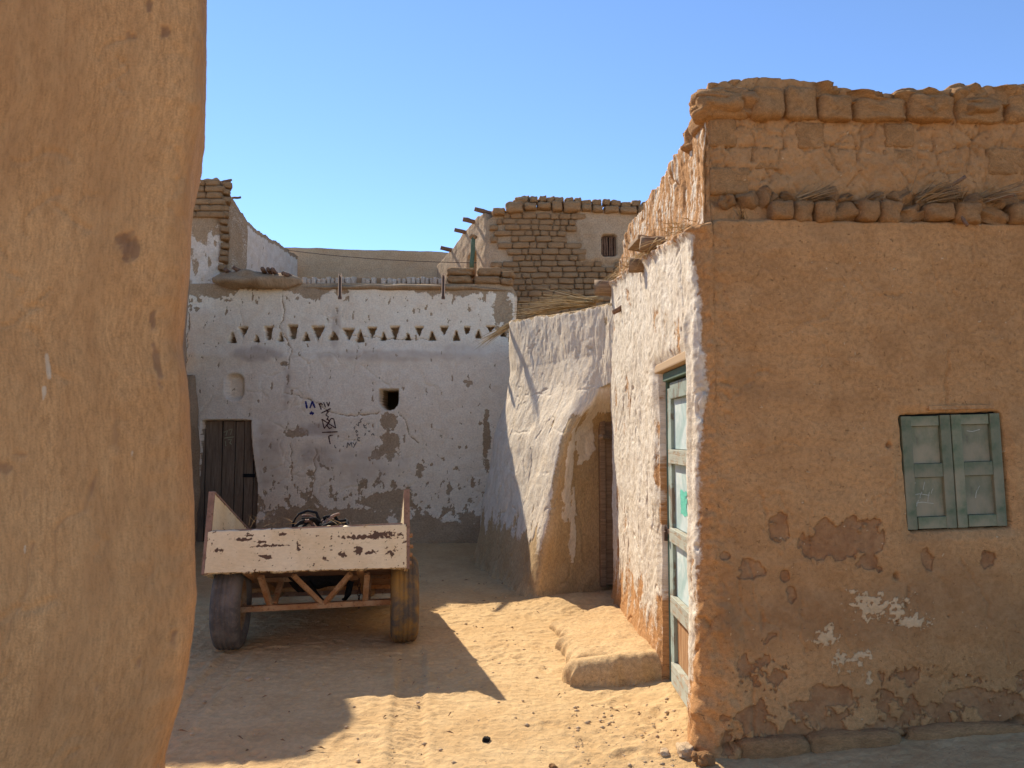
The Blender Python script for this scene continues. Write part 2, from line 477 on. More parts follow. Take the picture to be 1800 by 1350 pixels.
M['straw_dark'] = straw_mat('dark_straw', (0.15, 0.088, 0.048), (0.31, 0.195, 0.105))

# sand
t = NT('desert_sand')
v = t.coord('Object')
n1 = t.noise(v, 0.55, 5, 0.6, 0.4); n2 = t.noise(v, 4.0, 6, 0.6, 0.4); n3 = t.noise(v, 26.0, 6, 0.65, 0.3); n4 = t.noise(v, 160.0, 3, 0.6)
f = t.m('ADD', t.m('MULTIPLY', n1, 0.55), t.m('MULTIPLY', n2, 0.45))
col = t.mix(t.step(f, 0.36, 0.62), (0.525, 0.336, 0.154), (0.615, 0.420, 0.210))
col = t.mix(t.step(n3, 0.32, 0.70), sc_mix(t, col, 0.88), sc_mix(t, col, 1.08))
fl = t.noise(v, 55.0, 2, 0.5, 0.8)
col = t.mix(t.step(fl, 0.71, 0.76, 0, 0.7), col, (0.16, 0.09, 0.05))
fl2 = t.noise(v, 75.0, 2, 0.5)
col = t.mix(t.step(fl2, 0.72, 0.77, 0, 0.6), col, (0.66, 0.52, 0.36))
h = t.m('ADD', t.m('MULTIPLY', n3, 0.75), t.m('MULTIPLY', n4, 0.22))
M['sand'] = t.done(col, t.bump(h, 0.85, 0.024))

# cart paint
def chip_paint(name, a, b, bare):
    t = NT(name); v = t.coord('UV'); vs = t.coord('UV', (0.6, 1.6, 1))
    n1 = t.noise(v, 3.0, 5, 0.6); n2 = t.noise(vs, 48.0, 6, 0.7, 0.6); n3 = t.noise(v, 190.0, 3, 0.6)
    col = t.mix(t.step(n1, 0.32, 0.68), a, b)
    col = t.mix(t.step(n2, 0.35, 0.7), sc_mix(t, col, 0.93), sc_mix(t, col, 1.05))
    at_ = t.attr('chip')
    e = t.m('ADD', at_, t.m('MULTIPLY', t.m('SUBTRACT', n2, 0.5), 1.1)); e = t.m('ADD', e, t.m('MULTIPLY', t.m('SUBTRACT', n3, 0.5), 0.7)); e = t.m('SUBTRACT', e, 0.06)
    mk = t.step(e, 0.46, 0.54)
    halo = t.step(e, 0.22, 0.5, 0, 0.45)
    col = t.mix(halo, col, (0.42, 0.25, 0.12))
    col = t.mix(mk, col, bare)
    h = t.m('SUBTRACT', t.m('MULTIPLY', n3, 0.2), mk)
    return t.done(col, t.bump(h, 0.4, 0.003), rough=0.62, spec=0.35)
M['cart_paint'] = chip_paint('chipped_cream_paint', (0.74, 0.565, 0.32), (0.84, 0.69, 0.44), (0.11, 0.058, 0.03))
def rust_mat(name, a, b, c):
    t = NT(name); v = t.coord('Object')
    n1 = t.noise(v, 7.0, 6, 0.65, 0.5); n2 = t.noise(v, 45.0, 5, 0.65)
    col = t.mix(t.step(n1, 0.35, 0.65), a, b); col = t.mix(t.step(n2, 0.52, 0.68), col, c)
    return t.done(col, t.bump(n2, 0.3, 0.004), rough=0.75, spec=0.3)
M['cart_rail'] = rust_mat('faded_maroon_steel', (0.22, 0.125, 0.085), (0.31, 0.19, 0.13), (0.15, 0.08, 0.045))
M['cart_frame'] = rust_mat('rusty_cream_steel', (0.44, 0.27, 0.14), (0.33, 0.155, 0.06), (0.20, 0.085, 0.035))
t = NT('worn_tyre'); v = t.coord('Object'); n1 = t.noise(v, 5.0, 6, 0.65, 0.4); n2 = t.noise(v, 40, 5, 0.6)
ge = t.n('ShaderNodeObjectInfo').outputs['Color']
col = t.mix(t.step(n1, 0.35, 0.68), (0.085, 0.072, 0.062), (0.19, 0.155, 0.125)); col = t.mix(t.step(n2, 0.5, 0.75, 0, 0.5), col, (0.25, 0.19, 0.13))
M['tyre'] = t.done(col, t.bump(n2, 0.3, 0.004), rough=0.8, spec=0.25)
t = NT('ochre_stained_tyre'); v = t.coord('Object'); n1 = t.noise(v, 5.0, 6, 0.65, 0.4); n2 = t.noise(v, 40, 5, 0.6)
col = t.mix(t.step(n1, 0.36, 0.62), (0.10, 0.08, 0.06), (0.30, 0.165, 0.045)); col = t.mix(t.step(n2, 0.5, 0.72, 0, 0.5), col, (0.19, 0.13, 0.08))
M['tyre_ochre'] = t.done(col, t.bump(n2, 0.3, 0.004), rough=0.85, spec=0.2)

# ------------------------------------------------------------------ small mesh builders
def box_bm(bm, size, loc=(0, 0, 0), rot=None, bevel=0.0, jit=0.0):
    r = bmesh.ops.create_cube(bm, size=1.0)
    vs = r['verts']
    bmesh.ops.scale(bm, vec=size, verts=vs)
    if bevel:
        ed = list({e for v_ in vs for e in v_.link_edges})
        rr = bmesh.ops.bevel(bm, geom=ed, offset=bevel, segments=2, profile=0.6, affect='EDGES')
        vs = list({v_ for f_ in rr['faces'] for v_ in f_.verts} | {v_ for v_ in vs if v_.is_valid})
    if jit:
        for v_ in vs: v_.co += Vector((random.uniform(-jit, jit), random.uniform(-jit, jit), random.uniform(-jit, jit)))
    mt = Matrix.Translation(loc) @ (rot.to_matrix().to_4x4() if rot is not None else Matrix.Identity(4))
    bmesh.ops.transform(bm, matrix=mt, verts=vs)
    return vs
def part_box(name, size, loc, mat, parent, rot=None, bevel=0.004, jit=0.0, smooth=False):
    """box whose object origin sits at loc"""
    bm = bmesh.new(); box_bm(bm, size, bevel=bevel, jit=jit)
    me = bpy.data.meshes.new(name); bm.to_mesh(me); bm.free()
    o = link(name, me, mat, parent, smooth)
    o.location = loc
    if rot is not None: o.rotation_euler = rot
    return o
def tube_mesh(name, pts, radii, seg=8, rough=0.0, cap=True, seed=0):
    pts = [Vector(p) for p in pts]
    if not isinstance(radii, (list, tuple)): radii = [radii] * len(pts)
    verts, faces = [], []
    up = Vector((0, 0, 1))
    for i, p in enumerate(pts):
        d = (pts[min(i + 1, len(pts) - 1)] - pts[max(i - 1, 0)]).normalized()
        ref = up if abs(d.z) < 0.9 else Vector((1, 0, 0))
        a = d.cross(ref).normalized(); b = d.cross(a).normalized()
        for k in range(seg):
            an = 2 * math.pi * k / seg
            r = radii[i] * (1 + rough * mnoise.noise(Vector((k * 1.7 + seed, i * 0.9, seed))))
            verts.append(p + a * math.cos(an) * r + b * math.sin(an) * r)
    for i in range(len(pts) - 1):
        for k in range(seg):
            faces.append((i * seg + k, i * seg + (k + 1) % seg, (i + 1) * seg + (k + 1) % seg, (i + 1) * seg + k))
    if cap:
        faces.append(tuple(range(seg - 1, -1, -1))); n0 = (len(pts) - 1) * seg
        faces.append(tuple(range(n0, n0 + seg)))
    me = mesh_np(name, verts, faces)
    bm = bmesh.new(); bm.from_mesh(me); bmesh.ops.recalc_face_normals(bm, faces=bm.faces); bm.to_mesh(me); bm.free()
    return me
def tube(name, pts, radii, mat, parent=None, seg=8, rough=0.0, smooth=True, seed=0):
    return link(name, tube_mesh(name, pts, radii, seg, rough, True, seed), mat, parent, smooth)
def log(name, a, b, r, mat, parent, seed=0, r2=None):
    """an uneven pole from a to b"""
    a, b = Vector(a), Vector(b); n = 7
    pts = []
    for i in range(n):
        f = i / (n - 1)
        pts.append(a.lerp(b, f) + Vector((mnoise.noise(Vector((seed, f * 3, 1))), mnoise.noise(Vector((seed, f * 3, 5))), mnoise.noise(Vector((seed, f * 3, 9))))) * r * 0.3)
    r2 = r2 or r
    return tube(name, pts, [(r + (r2 - r) * i / (n - 1)) for i in range(n)], mat, parent, 10, 0.28, seed=seed)
def brick_mesh(seed, n=3, p=6.0, rough=0.07):
    g = np.linspace(-1, 1, n + 1); verts = {}; vl = []; faces = []
    def vid(c):
        k = tuple(np.round(c, 5))
        if k not in verts:
            q = np.array(c) / (sum(abs(x) ** p for x in c) ** (1 / p))
            nz = [mnoise.noise(Vector((q[0] * 1.3 + seed * 7.1, q[1] * 1.3, q[2] * 1.3 + 11 * k_))) for k_ in range(3)]
            if n > 5: nz = [a_ + 0.26 * mnoise.noise(Vector((q[0] * 4.1 + seed * 3.3, q[1] * 4.1 + k_ * 9, q[2] * 4.1))) for k_, a_ in enumerate(nz)]
            q = q + np.array(nz) * rough * 2.0
            verts[k] = len(vl); vl.append(q * 0.5)
        return verts[k]
    for ax in range(3):
        for sgn in (-1, 1):
            for i in range(n):
                for j in range(n):
                    quad = []
                    for (a, b) in ((i, j), (i + 1, j), (i + 1, j + 1), (i, j + 1)):
                        c = [0, 0, 0]; c[ax] = sgn; c[(ax + 1) % 3] = g[a]; c[(ax + 2) % 3] = g[b]
                        quad.append(vid(c))
                    faces.append(quad if sgn > 0 else quad[::-1])
    return mesh_np('brick', vl, faces)
BR = [brick_mesh(i, 4, 11.0, 0.085) for i in range(9)]
BRN = [brick_mesh(20 + i, 6, 6.0, 0.10) for i in range(8)]
BRF2 = [brick_mesh(95 + i, 8, 9.0, 0.08) for i in range(8)]
BRF = [brick_mesh(80 + i, 8, 16.0, 0.045) for i in range(8)]
LUMP = [brick_mesh(50 + i, 10, 3.6, 0.19) for i in range(6)]
_mat_mesh = {}
def brick(loc, size, mat, parent, rz=0.0, pool=BR, name='brick', tilt=0.03):
    k = random.randrange(len(pool))
    key = (pool[k].name, mat.name)
    if key not in _mat_mesh:
        me = pool[k].copy(); me.materials.append(mat)
        me.polygons.foreach_set('use_smooth', np.ones(len(me.polygons), bool))
        _mat_mesh[key] = me
    o = bpy.data.objects.new(name, _mat_mesh[key]); COL.objects.link(o)
    o.parent = parent; o.location = loc; o.scale = size
    o.rotation_euler = (random.uniform(-tilt, tilt), random.uniform(-tilt, tilt), rz + random.uniform(-tilt, tilt))
    return o
def blades(name, n, root, dirv, length, spread, width, mat, parent=None, seed=0, droop=0.15, rootspread=0.05):
    """n thin curved dry leaf blades from about one root"""
    rr = random.Random(seed); verts = []; faces = []
    d0 = Vector(dirv).normalized()
    for i in range(n):
        d = (d0 + Vector((rr.gauss(0, spread), rr.gauss(0, spread), rr.gauss(0, spread * 0.6)))).normalized()
        L = length * rr.uniform(0.55, 1.1); w = width * rr.uniform(0.6, 1.3)
        p = Vector(root) + Vector((rr.gauss(0, rootspread), rr.gauss(0, rootspread), rr.gauss(0, rootspread * 0.5)))
        side = d.cross(Vector((rr.gauss(0, 1), rr.gauss(0, 1), rr.gauss(0, 1)))).normalized()
        nrm = d.cross(side).normalized()
        K = 4; b0 = len(verts)
        cur = p.copy()
        dr = droop * rr.uniform(0.2, 1.6)
        for k in range(K + 1):
            f = k / K; ww = w * (1 - 0.85 * f)
            q = p + d * L * f + Vector((0, 0, -dr * L * f * f))
            verts += [q + side * ww, q - side * ww * 0.5 + nrm * ww * 0.8, q - side * ww * 0.5 - nrm * ww * 0.8]
        for k in range(K):
            a = b0 + 3 * k
            for j in range(3):
                faces.append((a + j, a + (j + 1) % 3, a + 3 + (j + 1) % 3, a + 3 + j))
    return link(name, mesh_np(name, verts, faces), mat, parent, False)
def ribbons(name, strokes, width, mat, parent):
    """painted strokes: strokes = lists of (point, normal)"""
    verts = []; faces = []
    for st in strokes:
        # resample
        pts = [Vector(p) for p, _ in st]; nr = [Vector(n_) for _, n_ in st]
        b0 = len(verts)
        for i, p in enumerate(pts):
            d = (pts[min(i + 1, len(pts) - 1)] - pts[max(i - 1, 0)])
            if d.length < 1e-6: d = Vector((1, 0, 0))
            s = d.normalized().cross(nr[i]).normalized() * width * random.uniform(0.35, 0.6)
            verts += [p + s, p - s]
        for i in range(len(pts) - 1):
            a = b0 + 2 * i
            faces.append((a, a + 1, a + 3, a + 2))
    o = link(name, mesh_np(name, verts, faces), mat, parent, False)
    o['kind'] = 'stuff'
    return o

# ================================================================== GROUND
def ground_h(x, y):
    h = 0.020 * fbm(x * 0.7, y * 0.7, 3, 3)
    wall = np.exp(-np.maximum(0.93 - x, 0) / 0.18) * sstep(3.4, 4.2, y) * 0.045          # sand drifted against the house
    h = h + wall
    h = h + 0.10 * sstep(1.0, 2.7, x) * (1 - sstep(4.2, 4.6, y))                           # bank in front of the facade
    h = h + 0.05 * np.exp(-((y - 11.1) / 0.5) ** 2)
    h = h + 0.10 * np.exp(-(((x - 0.62) / 0.45) ** 2 + ((y - 7.25) / 0.33) ** 2))          # raised threshold in the recess
    return h
def build_ground():
    xs = steps((-300, -20, 20), (-20, -5, 1), (-5, -2.9, 0.05), (-2.9, 1.25, 0.0125), (1.25, 3.2, 0.03), (3.2, 20, 0.8), (20, 300, 20))
    ys = steps((-300, -20, 20), (-20, 2.4, 0.6), (2.4, 3.2, 0.05), (3.2, 7.6, 0.0125), (7.6, 11.4, 0.03), (11.4, 20, 0.6), (20, 300, 20))
    X, Y = np.meshgrid(xs, ys, indexing='ij')
    near = (1 - sstep(12, 16, np.abs(Y))) * (1 - sstep(6, 8, np.abs(X)))
    Z = ground_h(X, Y) * near
    # trodden sand: overlapping foot and hoof dents
    d = 0.006 * fbm(X * 6.5, Y * 6.5, 3, 41) + 0.0045 * gnoise(X * 12 + 0.6 * gnoise(X * 5, Y * 5, 8), Y * 14, 12)
    r = 1 - np.abs(gnoise(X * 9.5, Y * 11.5, 51)) * 2
    d += 0.0040 * np.clip(r, -1, 1) * (0.6 + 0.6 * gnoise(X * 1.3, Y * 1.3, 52))
    d += 0.0032 * gnoise(X * 27, Y * 30, 61) + 0.0016 * gnoise(X * 45, Y * 50, 62)
    rr = np.random.default_rng(11)
    for _ in range(150):
        cx, cy = rr.uniform(-2.6, 0.9), rr.uniform(3.3, 8.5); a = rr.uniform(0, math.pi); L = rr.uniform(0.08, 0.13); W = rr.uniform(0.04, 0.06)
        i0, i1 = np.searchsorted(xs, [cx - 0.25, cx + 0.25]); j0, j1 = np.searchsorted(ys, [cy - 0.25, cy + 0.25])
        if i1 <= i0 or j1 <= j0: continue
        x_ = X[i0:i1, j0:j1] - cx; y_ = Y[i0:i1, j0:j1] - cy
        p = (x_ * math.cos(a) + y_ * math.sin(a)) / L; q = (-x_ * math.sin(a) + y_ * math.cos(a)) / W
        e = np.sqrt(p * p + q * q)
        d[i0:i1, j0:j1] += -0.007 * (1 - sstep(0.5, 1.0, e)) + 0.003 * np.exp(-((e - 1.15) / 0.22) ** 2)
    # a tyre track from the cart towards the viewer
    for off in (0.0, 1.26):
        cx = -2.05 + off + 0.17 * (5.8 - Y) + 0.05 * np.sin(Y * 1.3)
        w = np.abs(X - cx)
        d += (-0.012 * (1 - sstep(0.07, 0.10, w)) + 0.006 * np.exp(-((w - 0.12) / 0.025) ** 2) + 0.004 * np.sin(Y * 2 * math.pi / 0.05 + X * 30) * (1 - sstep(0.07, 0.1, w))) * sstep(3.0, 3.4, Y) * (1 - sstep(5.4, 5.9, Y))
    Z = Z + d * near
    B = np.stack([X, Y, Z], -1)
    o = sheet('ground', B, np.zeros_like(X), M['sand'], None, uv=(X, Y), close=False)
    return tag(o, 'dry trodden yellow sand ground of the lane', 'ground', kind='structure')
build_ground()
def gz(x, y):
    return float(ground_h(np.array([float(x)]), np.array([float(y)]))[0])

# ================================================================== RIGHT HOUSE
HP = Path([(4.5, 7.55), (1.3, 7.5), (1.0, 7.46), (0.94, 7.25), (0.93, 6.6), (0.93, 4.25), (0.925, 4.02), (0.915, 3.87), (0.99, 3.83), (1.16, 3.84), (1.5, 3.857), (6.0, 4.09)], 5).smooth(0.05)
_u = np.linspace(0, HP.L, 8000); _x, _y = HP(_u)
U_FAR = float(_u[np.where((_x < 0.96) & (_y < 7.3))[0][0]])
U_C = float(_u[np.argmin(_y)]) - 0.03                                   # the outer corner
def u_side(y):
    k = (_u > U_FAR) & (_u < U_C)
    return float(np.interp(-y, -_y[k], _u[k]))
house = empty('mud_house', (2.6, 5.6, 0))
HOFF = Vector(house.location)
tag(house, 'brown mud plastered house with green shutters and whitewashed sunlit side wall', 'house')
def under(parent, loc): return Vector(loc) - Vector(parent.location)
W_L = HP.pix(1584, 730); W_R = HP.pix(1760, 722); W_B = HP.pix(1600, 930)
WU0, WU1, WZ1, WZ0 = W_L[0], W_R[0], W_L[1] + 0.006, W_B[1]
DU0, DU1 = u_side(4.93), u_side(4.06)
DZ1 = 1.975
def build_house_wall():
    us = steps((0, U_FAR, 0.12), (U_FAR, U_C - 0.1, 0.0085), (U_C - 0.1, U_C + 1.95, 0.0062), (U_C + 1.95, HP.L, 0.09))
    def top(u):
        s = u - U_C
        return np.where(s < 0, np.interp(-s, [0, 0.25, 0.5, 1.5, 2.7, 3.05, 3.4], [3.34, 3.30, 3.27, 3.30, 3.36, 3.22, 3.12]), 3.385 + 0.005 * s + 0.032 * np.cos((s - 0.25) * 4.3)) + 0.030 * fbm(u * 1.4, u * 0 + 3.3, 3, 5) + 0.02 * fbm(u * 9, u * 0 + 1.3, 2, 6)
    B, U, Z = wall_base(HP, us, 3.3, 400, -0.12, top)
    S = U - U_C
    side = 1 - sstep(-0.05, 0.03, S)
    fac = 1 - side
    D = 0.030 * fbm(U * 0.8, Z * 0.8, 3, 21) + 0.008 * fbm(U * 3.5, Z * 3.5, 4, 22)
    # side wall relief: slurry wrinkles and brush streaks
    wv = 0.5 * gnoise(U * 2.2, Z * 2.2, 90)
    wr = fbm(U * 9 + wv * 4, Z * 20 + wv * 6, 4, 23)
    st = fbm(U * 20, Z * 3.2, 4, 24)
    zl = 2.63 + 0.115 * np.clip(-S, 0, 4) + 0.03 * fbm(U * 5, Z * 0, 3, 29)           # ledge along the roof line
    up = sstep(-0.015, 0.02, Z - zl)
    lowmask = sstep(0.9, 0.2, Z)
    D += side * ((1 - up) * (0.007 * wr + 0.0055 * st + 0.0022 * fbm(U * 34, Z * 18, 3, 25) + 0.012 * fbm(U * 5, Z * 2.2, 3, 55)) + up * (0.016 * st + 0.006 * wr))
    D -= side * up * (0.075 + 0.03 * fbm(U * 6, Z * 3, 3, 27))
    lip = np.exp(-((Z - zl + 0.02) / 0.03) ** 2)
    D += side * lip * (0.015 + 0.05 * np.clip(fbm(U * 12, Z * 12, 3, 28), 0, 1))
    # facade
    D += fac * (0.003 * fbm(U * 22, Z * 22, 4, 26) + 0.006 * fbm(U * 2, Z * 9, 3, 36))
    fl = 2.66 + 0.012 * fbm(U * 7, Z * 0, 3, 33)
    D -= fac * sstep(-0.01, 0.012, Z - fl) * 0.045
    D += fac * sstep(2.66, 2.72, Z) * (0.012 * fbm(U * 3.2, Z * 3.2, 3, 34) + 0.010 * fbm(U * 9, Z * 9, 4, 32))
    par = fac * sstep(2.80, 2.84, Z)
    cc = cell_cracks(U, np.where(Z > 2.7, Z - 2.80, 0), 0.165, 0.128, 0.95, 4)
    cm = sstep(-0.25, 0.15, fbm(U * 2.6, Z * 4, 3, 131))
    D -= par * (0.020 * cm * np.exp(-(cc / 0.0055) ** 2)) - par * 0.002 * sstep(0.0, 0.06, cc)
    hairlines(D, us, U, Z, 60, U_C + 0.02, U_C + 1.9, 2.85, 3.3, 19, 0.16, 0.014, 0.0045, 0.3)
    D -= fac * 0.055 * np.exp(-((Z - 2.785) / 0.035) ** 2) * (0.6 + fbm(U * 9, Z * 9, 3, 132))
    D += par * 0.010 * fbm(U * 26, Z * 26, 3, 133)
    hairlines(D, us, U, Z, 46, U_C + 0.02, U_C + 1.9, 0.2, 2.6, 9, 0.3, 0.006, 0.004)
    hairlines(D, us, U, Z, 40, U_FAR, U_C, 0.1, 3.2, 10, 0.4, 0.014, 0.007, 0.9)
    # foot
    D += 0.07 * np.exp(-np.clip(Z, 0, 9) / 0.16) * (0.6 + 0.7 * fbm(U * 5, Z * 4, 3, 35)) * (1 - 0.6 * fac)
    D += 0.05 * np.exp(-((S + 0.02) / 0.16) ** 2) * sstep(1.3, 0.0, Z) * (0.7 + 1.1 * fbm(U * 7, Z * 6, 3, 37))
    # rough eroded arris at the corner
    D += np.exp(-((S + 0.01) / 0.10) ** 2) * (0.016 * fbm(U * 10, Z * 11, 4, 38) + 0.010 * fbm(U * 28, Z * 28, 3, 39))
    # masks
    white = side * 1.15 - 0.15
    ragged = fbm(U * 6, Z * 4, 5, 43)
    edge = -0.105 + 0.03 * sstep(0.9, 1.6, Z) * (1 - sstep(2.3, 2.6, Z)) + 0.07 * ragged
    white = 1.0 - sstep(-0.04, 0.07, S - edge)
    hole = fbm(U * 3.2, Z * 2.2, 5, 44)
    white = white * (0.95 - 0.55 * sstep(0.12, 0.5, hole + 0.25 * fbm(U * 20, Z * 9, 3, 45)))
    white = white - 0.75 * sstep(0.75, 0.05, Z + 0.4 * fbm(U * 7, Z * 3, 4, 46)) * side
    white = white - up * side * (0.52 + 0.9 * np.clip(st, -0.3, 1))
    white = white - 0.5 * side * lip
    white = white - side * 0.42 * sstep(0.10, 0.5, fbm(U * 34 + 2 * wv, Z * 7 + wv * 5, 4, 47))
    white = np.clip(white, 0, 1)
    peel = np.zeros_like(U); pale = np.zeros_like(U); soot = np.zeros_like(U)
    def spot(px, py, rx, ry, warp=0.3, ws=9, seed=0):
        u0, z0 = HP.pix(px, py); k = 3.88 / FPX
        return blob(U, Z, u0, z0, rx * k, ry * k, warp, ws, seed)
    for i, (px, py, rx, ry) in enumerate([(1370, 932, 20, 25), (1482, 944, 62, 34), (1445, 965, 45, 26), (1530, 945, 28, 30), (1525, 985, 20, 16), (1628, 985, 12, 22), (1735, 982, 14, 14), (1545, 1000, 8, 6), (1380, 1012, 14, 10), (1318, 1000, 26, 16), (1275, 978, 14, 10), (1392, 1045, 9, 18)]):
        peel = np.maximum(peel, sstep(-0.30, 0.45, spot(px, py, rx, ry, 0.42, 14, i) + 0.35 * fbm(U * 26, Z * 26, 4, 200 + i)) * (1 if i < 5 else 0.8))
    low = fbm(U * 4.2, Z * 5.5, 6, 61, 0.62) + 0.6 * fbm(U * 13, Z * 13, 5, 62, 0.62)
    thr = 0.55 - 0.62 * sstep(0.78, 0.10, Z)
    peel = np.maximum(peel, fac * sstep(-0.16, 0.20, low - thr) * sstep(0.85, 0.6, Z))
    wide = fbm(U * 1.4, Z * 1.6, 4, 63)
    tone = fac * (0.15 + 0.55 * sstep(-0.1, 0.5, wide) * sstep(1.3, 0.6, Z) + 0.40 * sstep(-0.1, 0.6, fbm(U * 2.1 + 5, Z * 3.5, 5, 163, 0.6)) + 0.35 * sstep(0.16, 0.0, np.abs(Z - 0.62 - 0.2 * wide)))
    tone = np.clip(np.maximum(tone, 0.45 * fac * sstep(2.7, 2.8, Z)), 0, 0.9)
    for i, (px, py, rx, ry) in enumerate([(1548, 1068, 52, 22), (1600, 1092, 34, 13), (1520, 1052, 26, 10), (1448, 1122, 24, 14), (1480, 1160, 26, 15), (1520, 1150, 16, 10), (1455, 1100, 14, 6), (1525, 1190, 10, 14), (1500, 1040, 16, 6)]):
        pale = np.maximum(pale, sstep(-0.45, 0.55, spot(px, py, rx, ry, 0.55, 16, 30 + i) + 1.5 * fbm(U * 36, Z * 40, 4, 64, 0.6) - 0.12) * 0.85)
    spk = fbm(U * 34, Z * 34, 2, 66)
    pale = np.maximum(pale, fac * sstep(0.56, 0.66, spk) * 0.8)
    soot = np.maximum(soot, 0.55 * np.clip(sstep(0.48, 0.62, fbm(U * 24, Z * 24, 3, 67)) * fac, 0, 1))
    peel = np.clip(peel, 0, 1) * (1 - white)
    D -= 0.009 * sstep(0.45, 0.6, peel) * fac
    D += 0.0025 * sstep(0.4, 0.6, pale) * fac
    D += 0.004 * sstep(0.35, 0.65, white) * side
    # crack along the foot of the facade and a few upright ones
    p0, p1, p2, p3 = [HP.pix(*q) for q in ((1245, 1312), (1450, 1300), (1600, 1292), (1795, 1268))]
    c = dist_line(U, Z, [p0, p1, p2, p3], 0.03, 70, 6)
    D -= fac * 0.05 * np.exp(-(c / 0.010) ** 2)
    for i, (px, py, rx, ry) in enumerate([(1493, 1306, 9, 4), (1549, 1301, 10, 4)]):
        D -= 0.10 * sstep(0.0, 0.3, spot(px, py, rx, ry, 0.2, 20, i))
    for i, ln in enumerate([[(1325, 1190), (1322, 1280), (1330, 1318)], [(1596, 1030), (1592, 1065)], [(1343, 1075), (1341, 1100)], [(1668, 620), (1664, 700), (1668, 722)], [(1763, 735), (1770, 820), (1766, 905)]]):
        D -= 0.012 * np.exp(-(dist_line(U, Z, [HP.pix(*q) for q in ln], 0.012, 80 + i) / 0.007) ** 2) * fac
    for px, py in ((1562, 783), (1228, 962), (1573, 1012)):
        u0, z0 = HP.pix(px, py); D -= 0.05 * np.exp(-(((U - u0) / 0.010) ** 2 + ((Z - z0) / 0.012) ** 2))
    # window and door openings
    tilt = (U - (WU0 + WU1) / 2) * 0.035
    Zt = Z - tilt
    Ut = U + (Z - WZ1) * 0.05
    win = rect_in(Ut, Zt, WU0 - 0.004, WU1 + 0.004, WZ0 - 0.004, WZ1 + 0.004, 0.005, 0.02)
    around = rect_in(Ut, Zt, WU0 - 0.035, WU1 + 0.03, WZ0 - 0.03, WZ1 + 0.03, 0.03, 0.03)
    D = D * (1 - 0.7 * around) - 0.012 * around
    D -= 0.085 * win
    dr = rect_in(U, Z, DU0, DU1, -0.5, DZ1, 0.007, 0.01)
    dar = rect_in(U, Z, DU0 - 0.05, DU1 + 0.05, -0.5, DZ1 + 0.05, 0.05, 0.03)
    D = D * (1 - 0.6 * dar) - 0.02 * dar
    D -= 0.115 * dr
    D += sstep(2.3, 2.1, Z) * 0.028 * np.exp(-((U - DU1 - 0.03) / 0.05) ** 2)
    soot = soot * (1 - dr)
    white = white * (1 - 0.6 * dr)
    white = np.where(fac > 0.5, white * (1 - around), white)
    o = sheet('wall', B, D, M['house'], house, dict(white=white, peel=peel, pale=pale, soot=soot, tone=tone), (U, Z), 0.38)
    o.location = -HOFF
    return o
house_wall = build_house_wall()
# flat roof inside the parapet
bm = bmesh.new()
vs = [bm.verts.new(under(house, p)) for p in ((1.05, 3.98, 2.78), (5.9, 4.22, 2.78), (5.9, 7.5, 2.88), (1.05, 7.4, 2.95))]
bm.faces.new(vs); r = bmesh.ops.extrude_face_region(bm, geom=bm.faces[:])
bmesh.ops.translate(bm, vec=(0, 0, -0.2), verts=[v_ for v_ in r['geom'] if isinstance(v_, bmesh.types.BMVert)])
bmesh.ops.recalc_face_normals(bm, faces=bm.faces[:])
me = bpy.data.meshes.new('roof'); bm.to_mesh(me); bm.free(); link('roof', me, M['tan_mud'], house, False)

def fac_pt(s, z, off=0.0):
    x, y = HP(np.array([U_C + s])); x2, y2 = HP(np.array([U_C + s + 0.02]))
    tx, ty = float(x2[0] - x[0]), float(y2[0] - y[0]); l = math.hypot(tx, ty)
    return Vector((float(x[0]) + ty / l * off, float(y[0]) - tx / l * off, z)), math.atan2(ty, tx)
def fac_brick(s0, s1, z0, z1, off, depth, mat, pool=BRN, name='brick', tilt=0.02):
    p, a = fac_pt((s0 + s1) / 2, (z0 + z1) / 2, off - depth / 2)
    return brick(under(house, p), (s1 - s0, depth, z1 - z0), mat, house, a, pool, name, tilt)
# course of rounded bricks at the roof line
s = 0.30
while s < 2.5:
    w = random.uniform(0.105, 0.155)
    if random.random() < 0.80:
        fac_brick(s, s + w - 0.006, 2.655 + random.uniform(-.008, .01), 2.765 + random.uniform(-.012, .012), 0.03 + random.uniform(-.012, .02), 0.16, M['brick_red'], tilt=0.05)
    else:
        fac_brick(s - 0.02, s + w + 0.02, 2.66, 2.75, -0.005, 0.14, M['brick_red'], LUMP, 'mud_lump', 0.4)
    s += w
# crumbling mud and straw above it
s = 0.06
while s < 2.5:
    w = random.uniform(0.05, 0.14)
    fac_brick(s, s + w, 2.735 + random.uniform(-.03, .03), 2.815 + random.uniform(-.03, .035), random.uniform(-0.035, 0.0), 0.13, M['brick_red'], LUMP, 'mud_lump', 0.6)
    s += w * random.uniform(0.7, 1.1)
# parapet courses, close jointed
for r_, (z0, z1) in enumerate(((2.815, 2.935), (2.935, 3.065), (3.065, 3.20))):
    s = 0.015 + 0.06 * (r_ % 2)
    while s < 2.4:
        w = random.uniform(0.11, 0.20)
        if random.random() < 0.28 or (s < 0.1 and r_ != 1): fac_brick(s - 0.003, s + w + 0.003, z0 - 0.003 + random.uniform(-.014, .014), z1 + random.uniform(-.012, .014), -0.046 + random.uniform(-.010, .008), 0.15, M['house_brick'], BRF, tilt=0.03)
        s += w
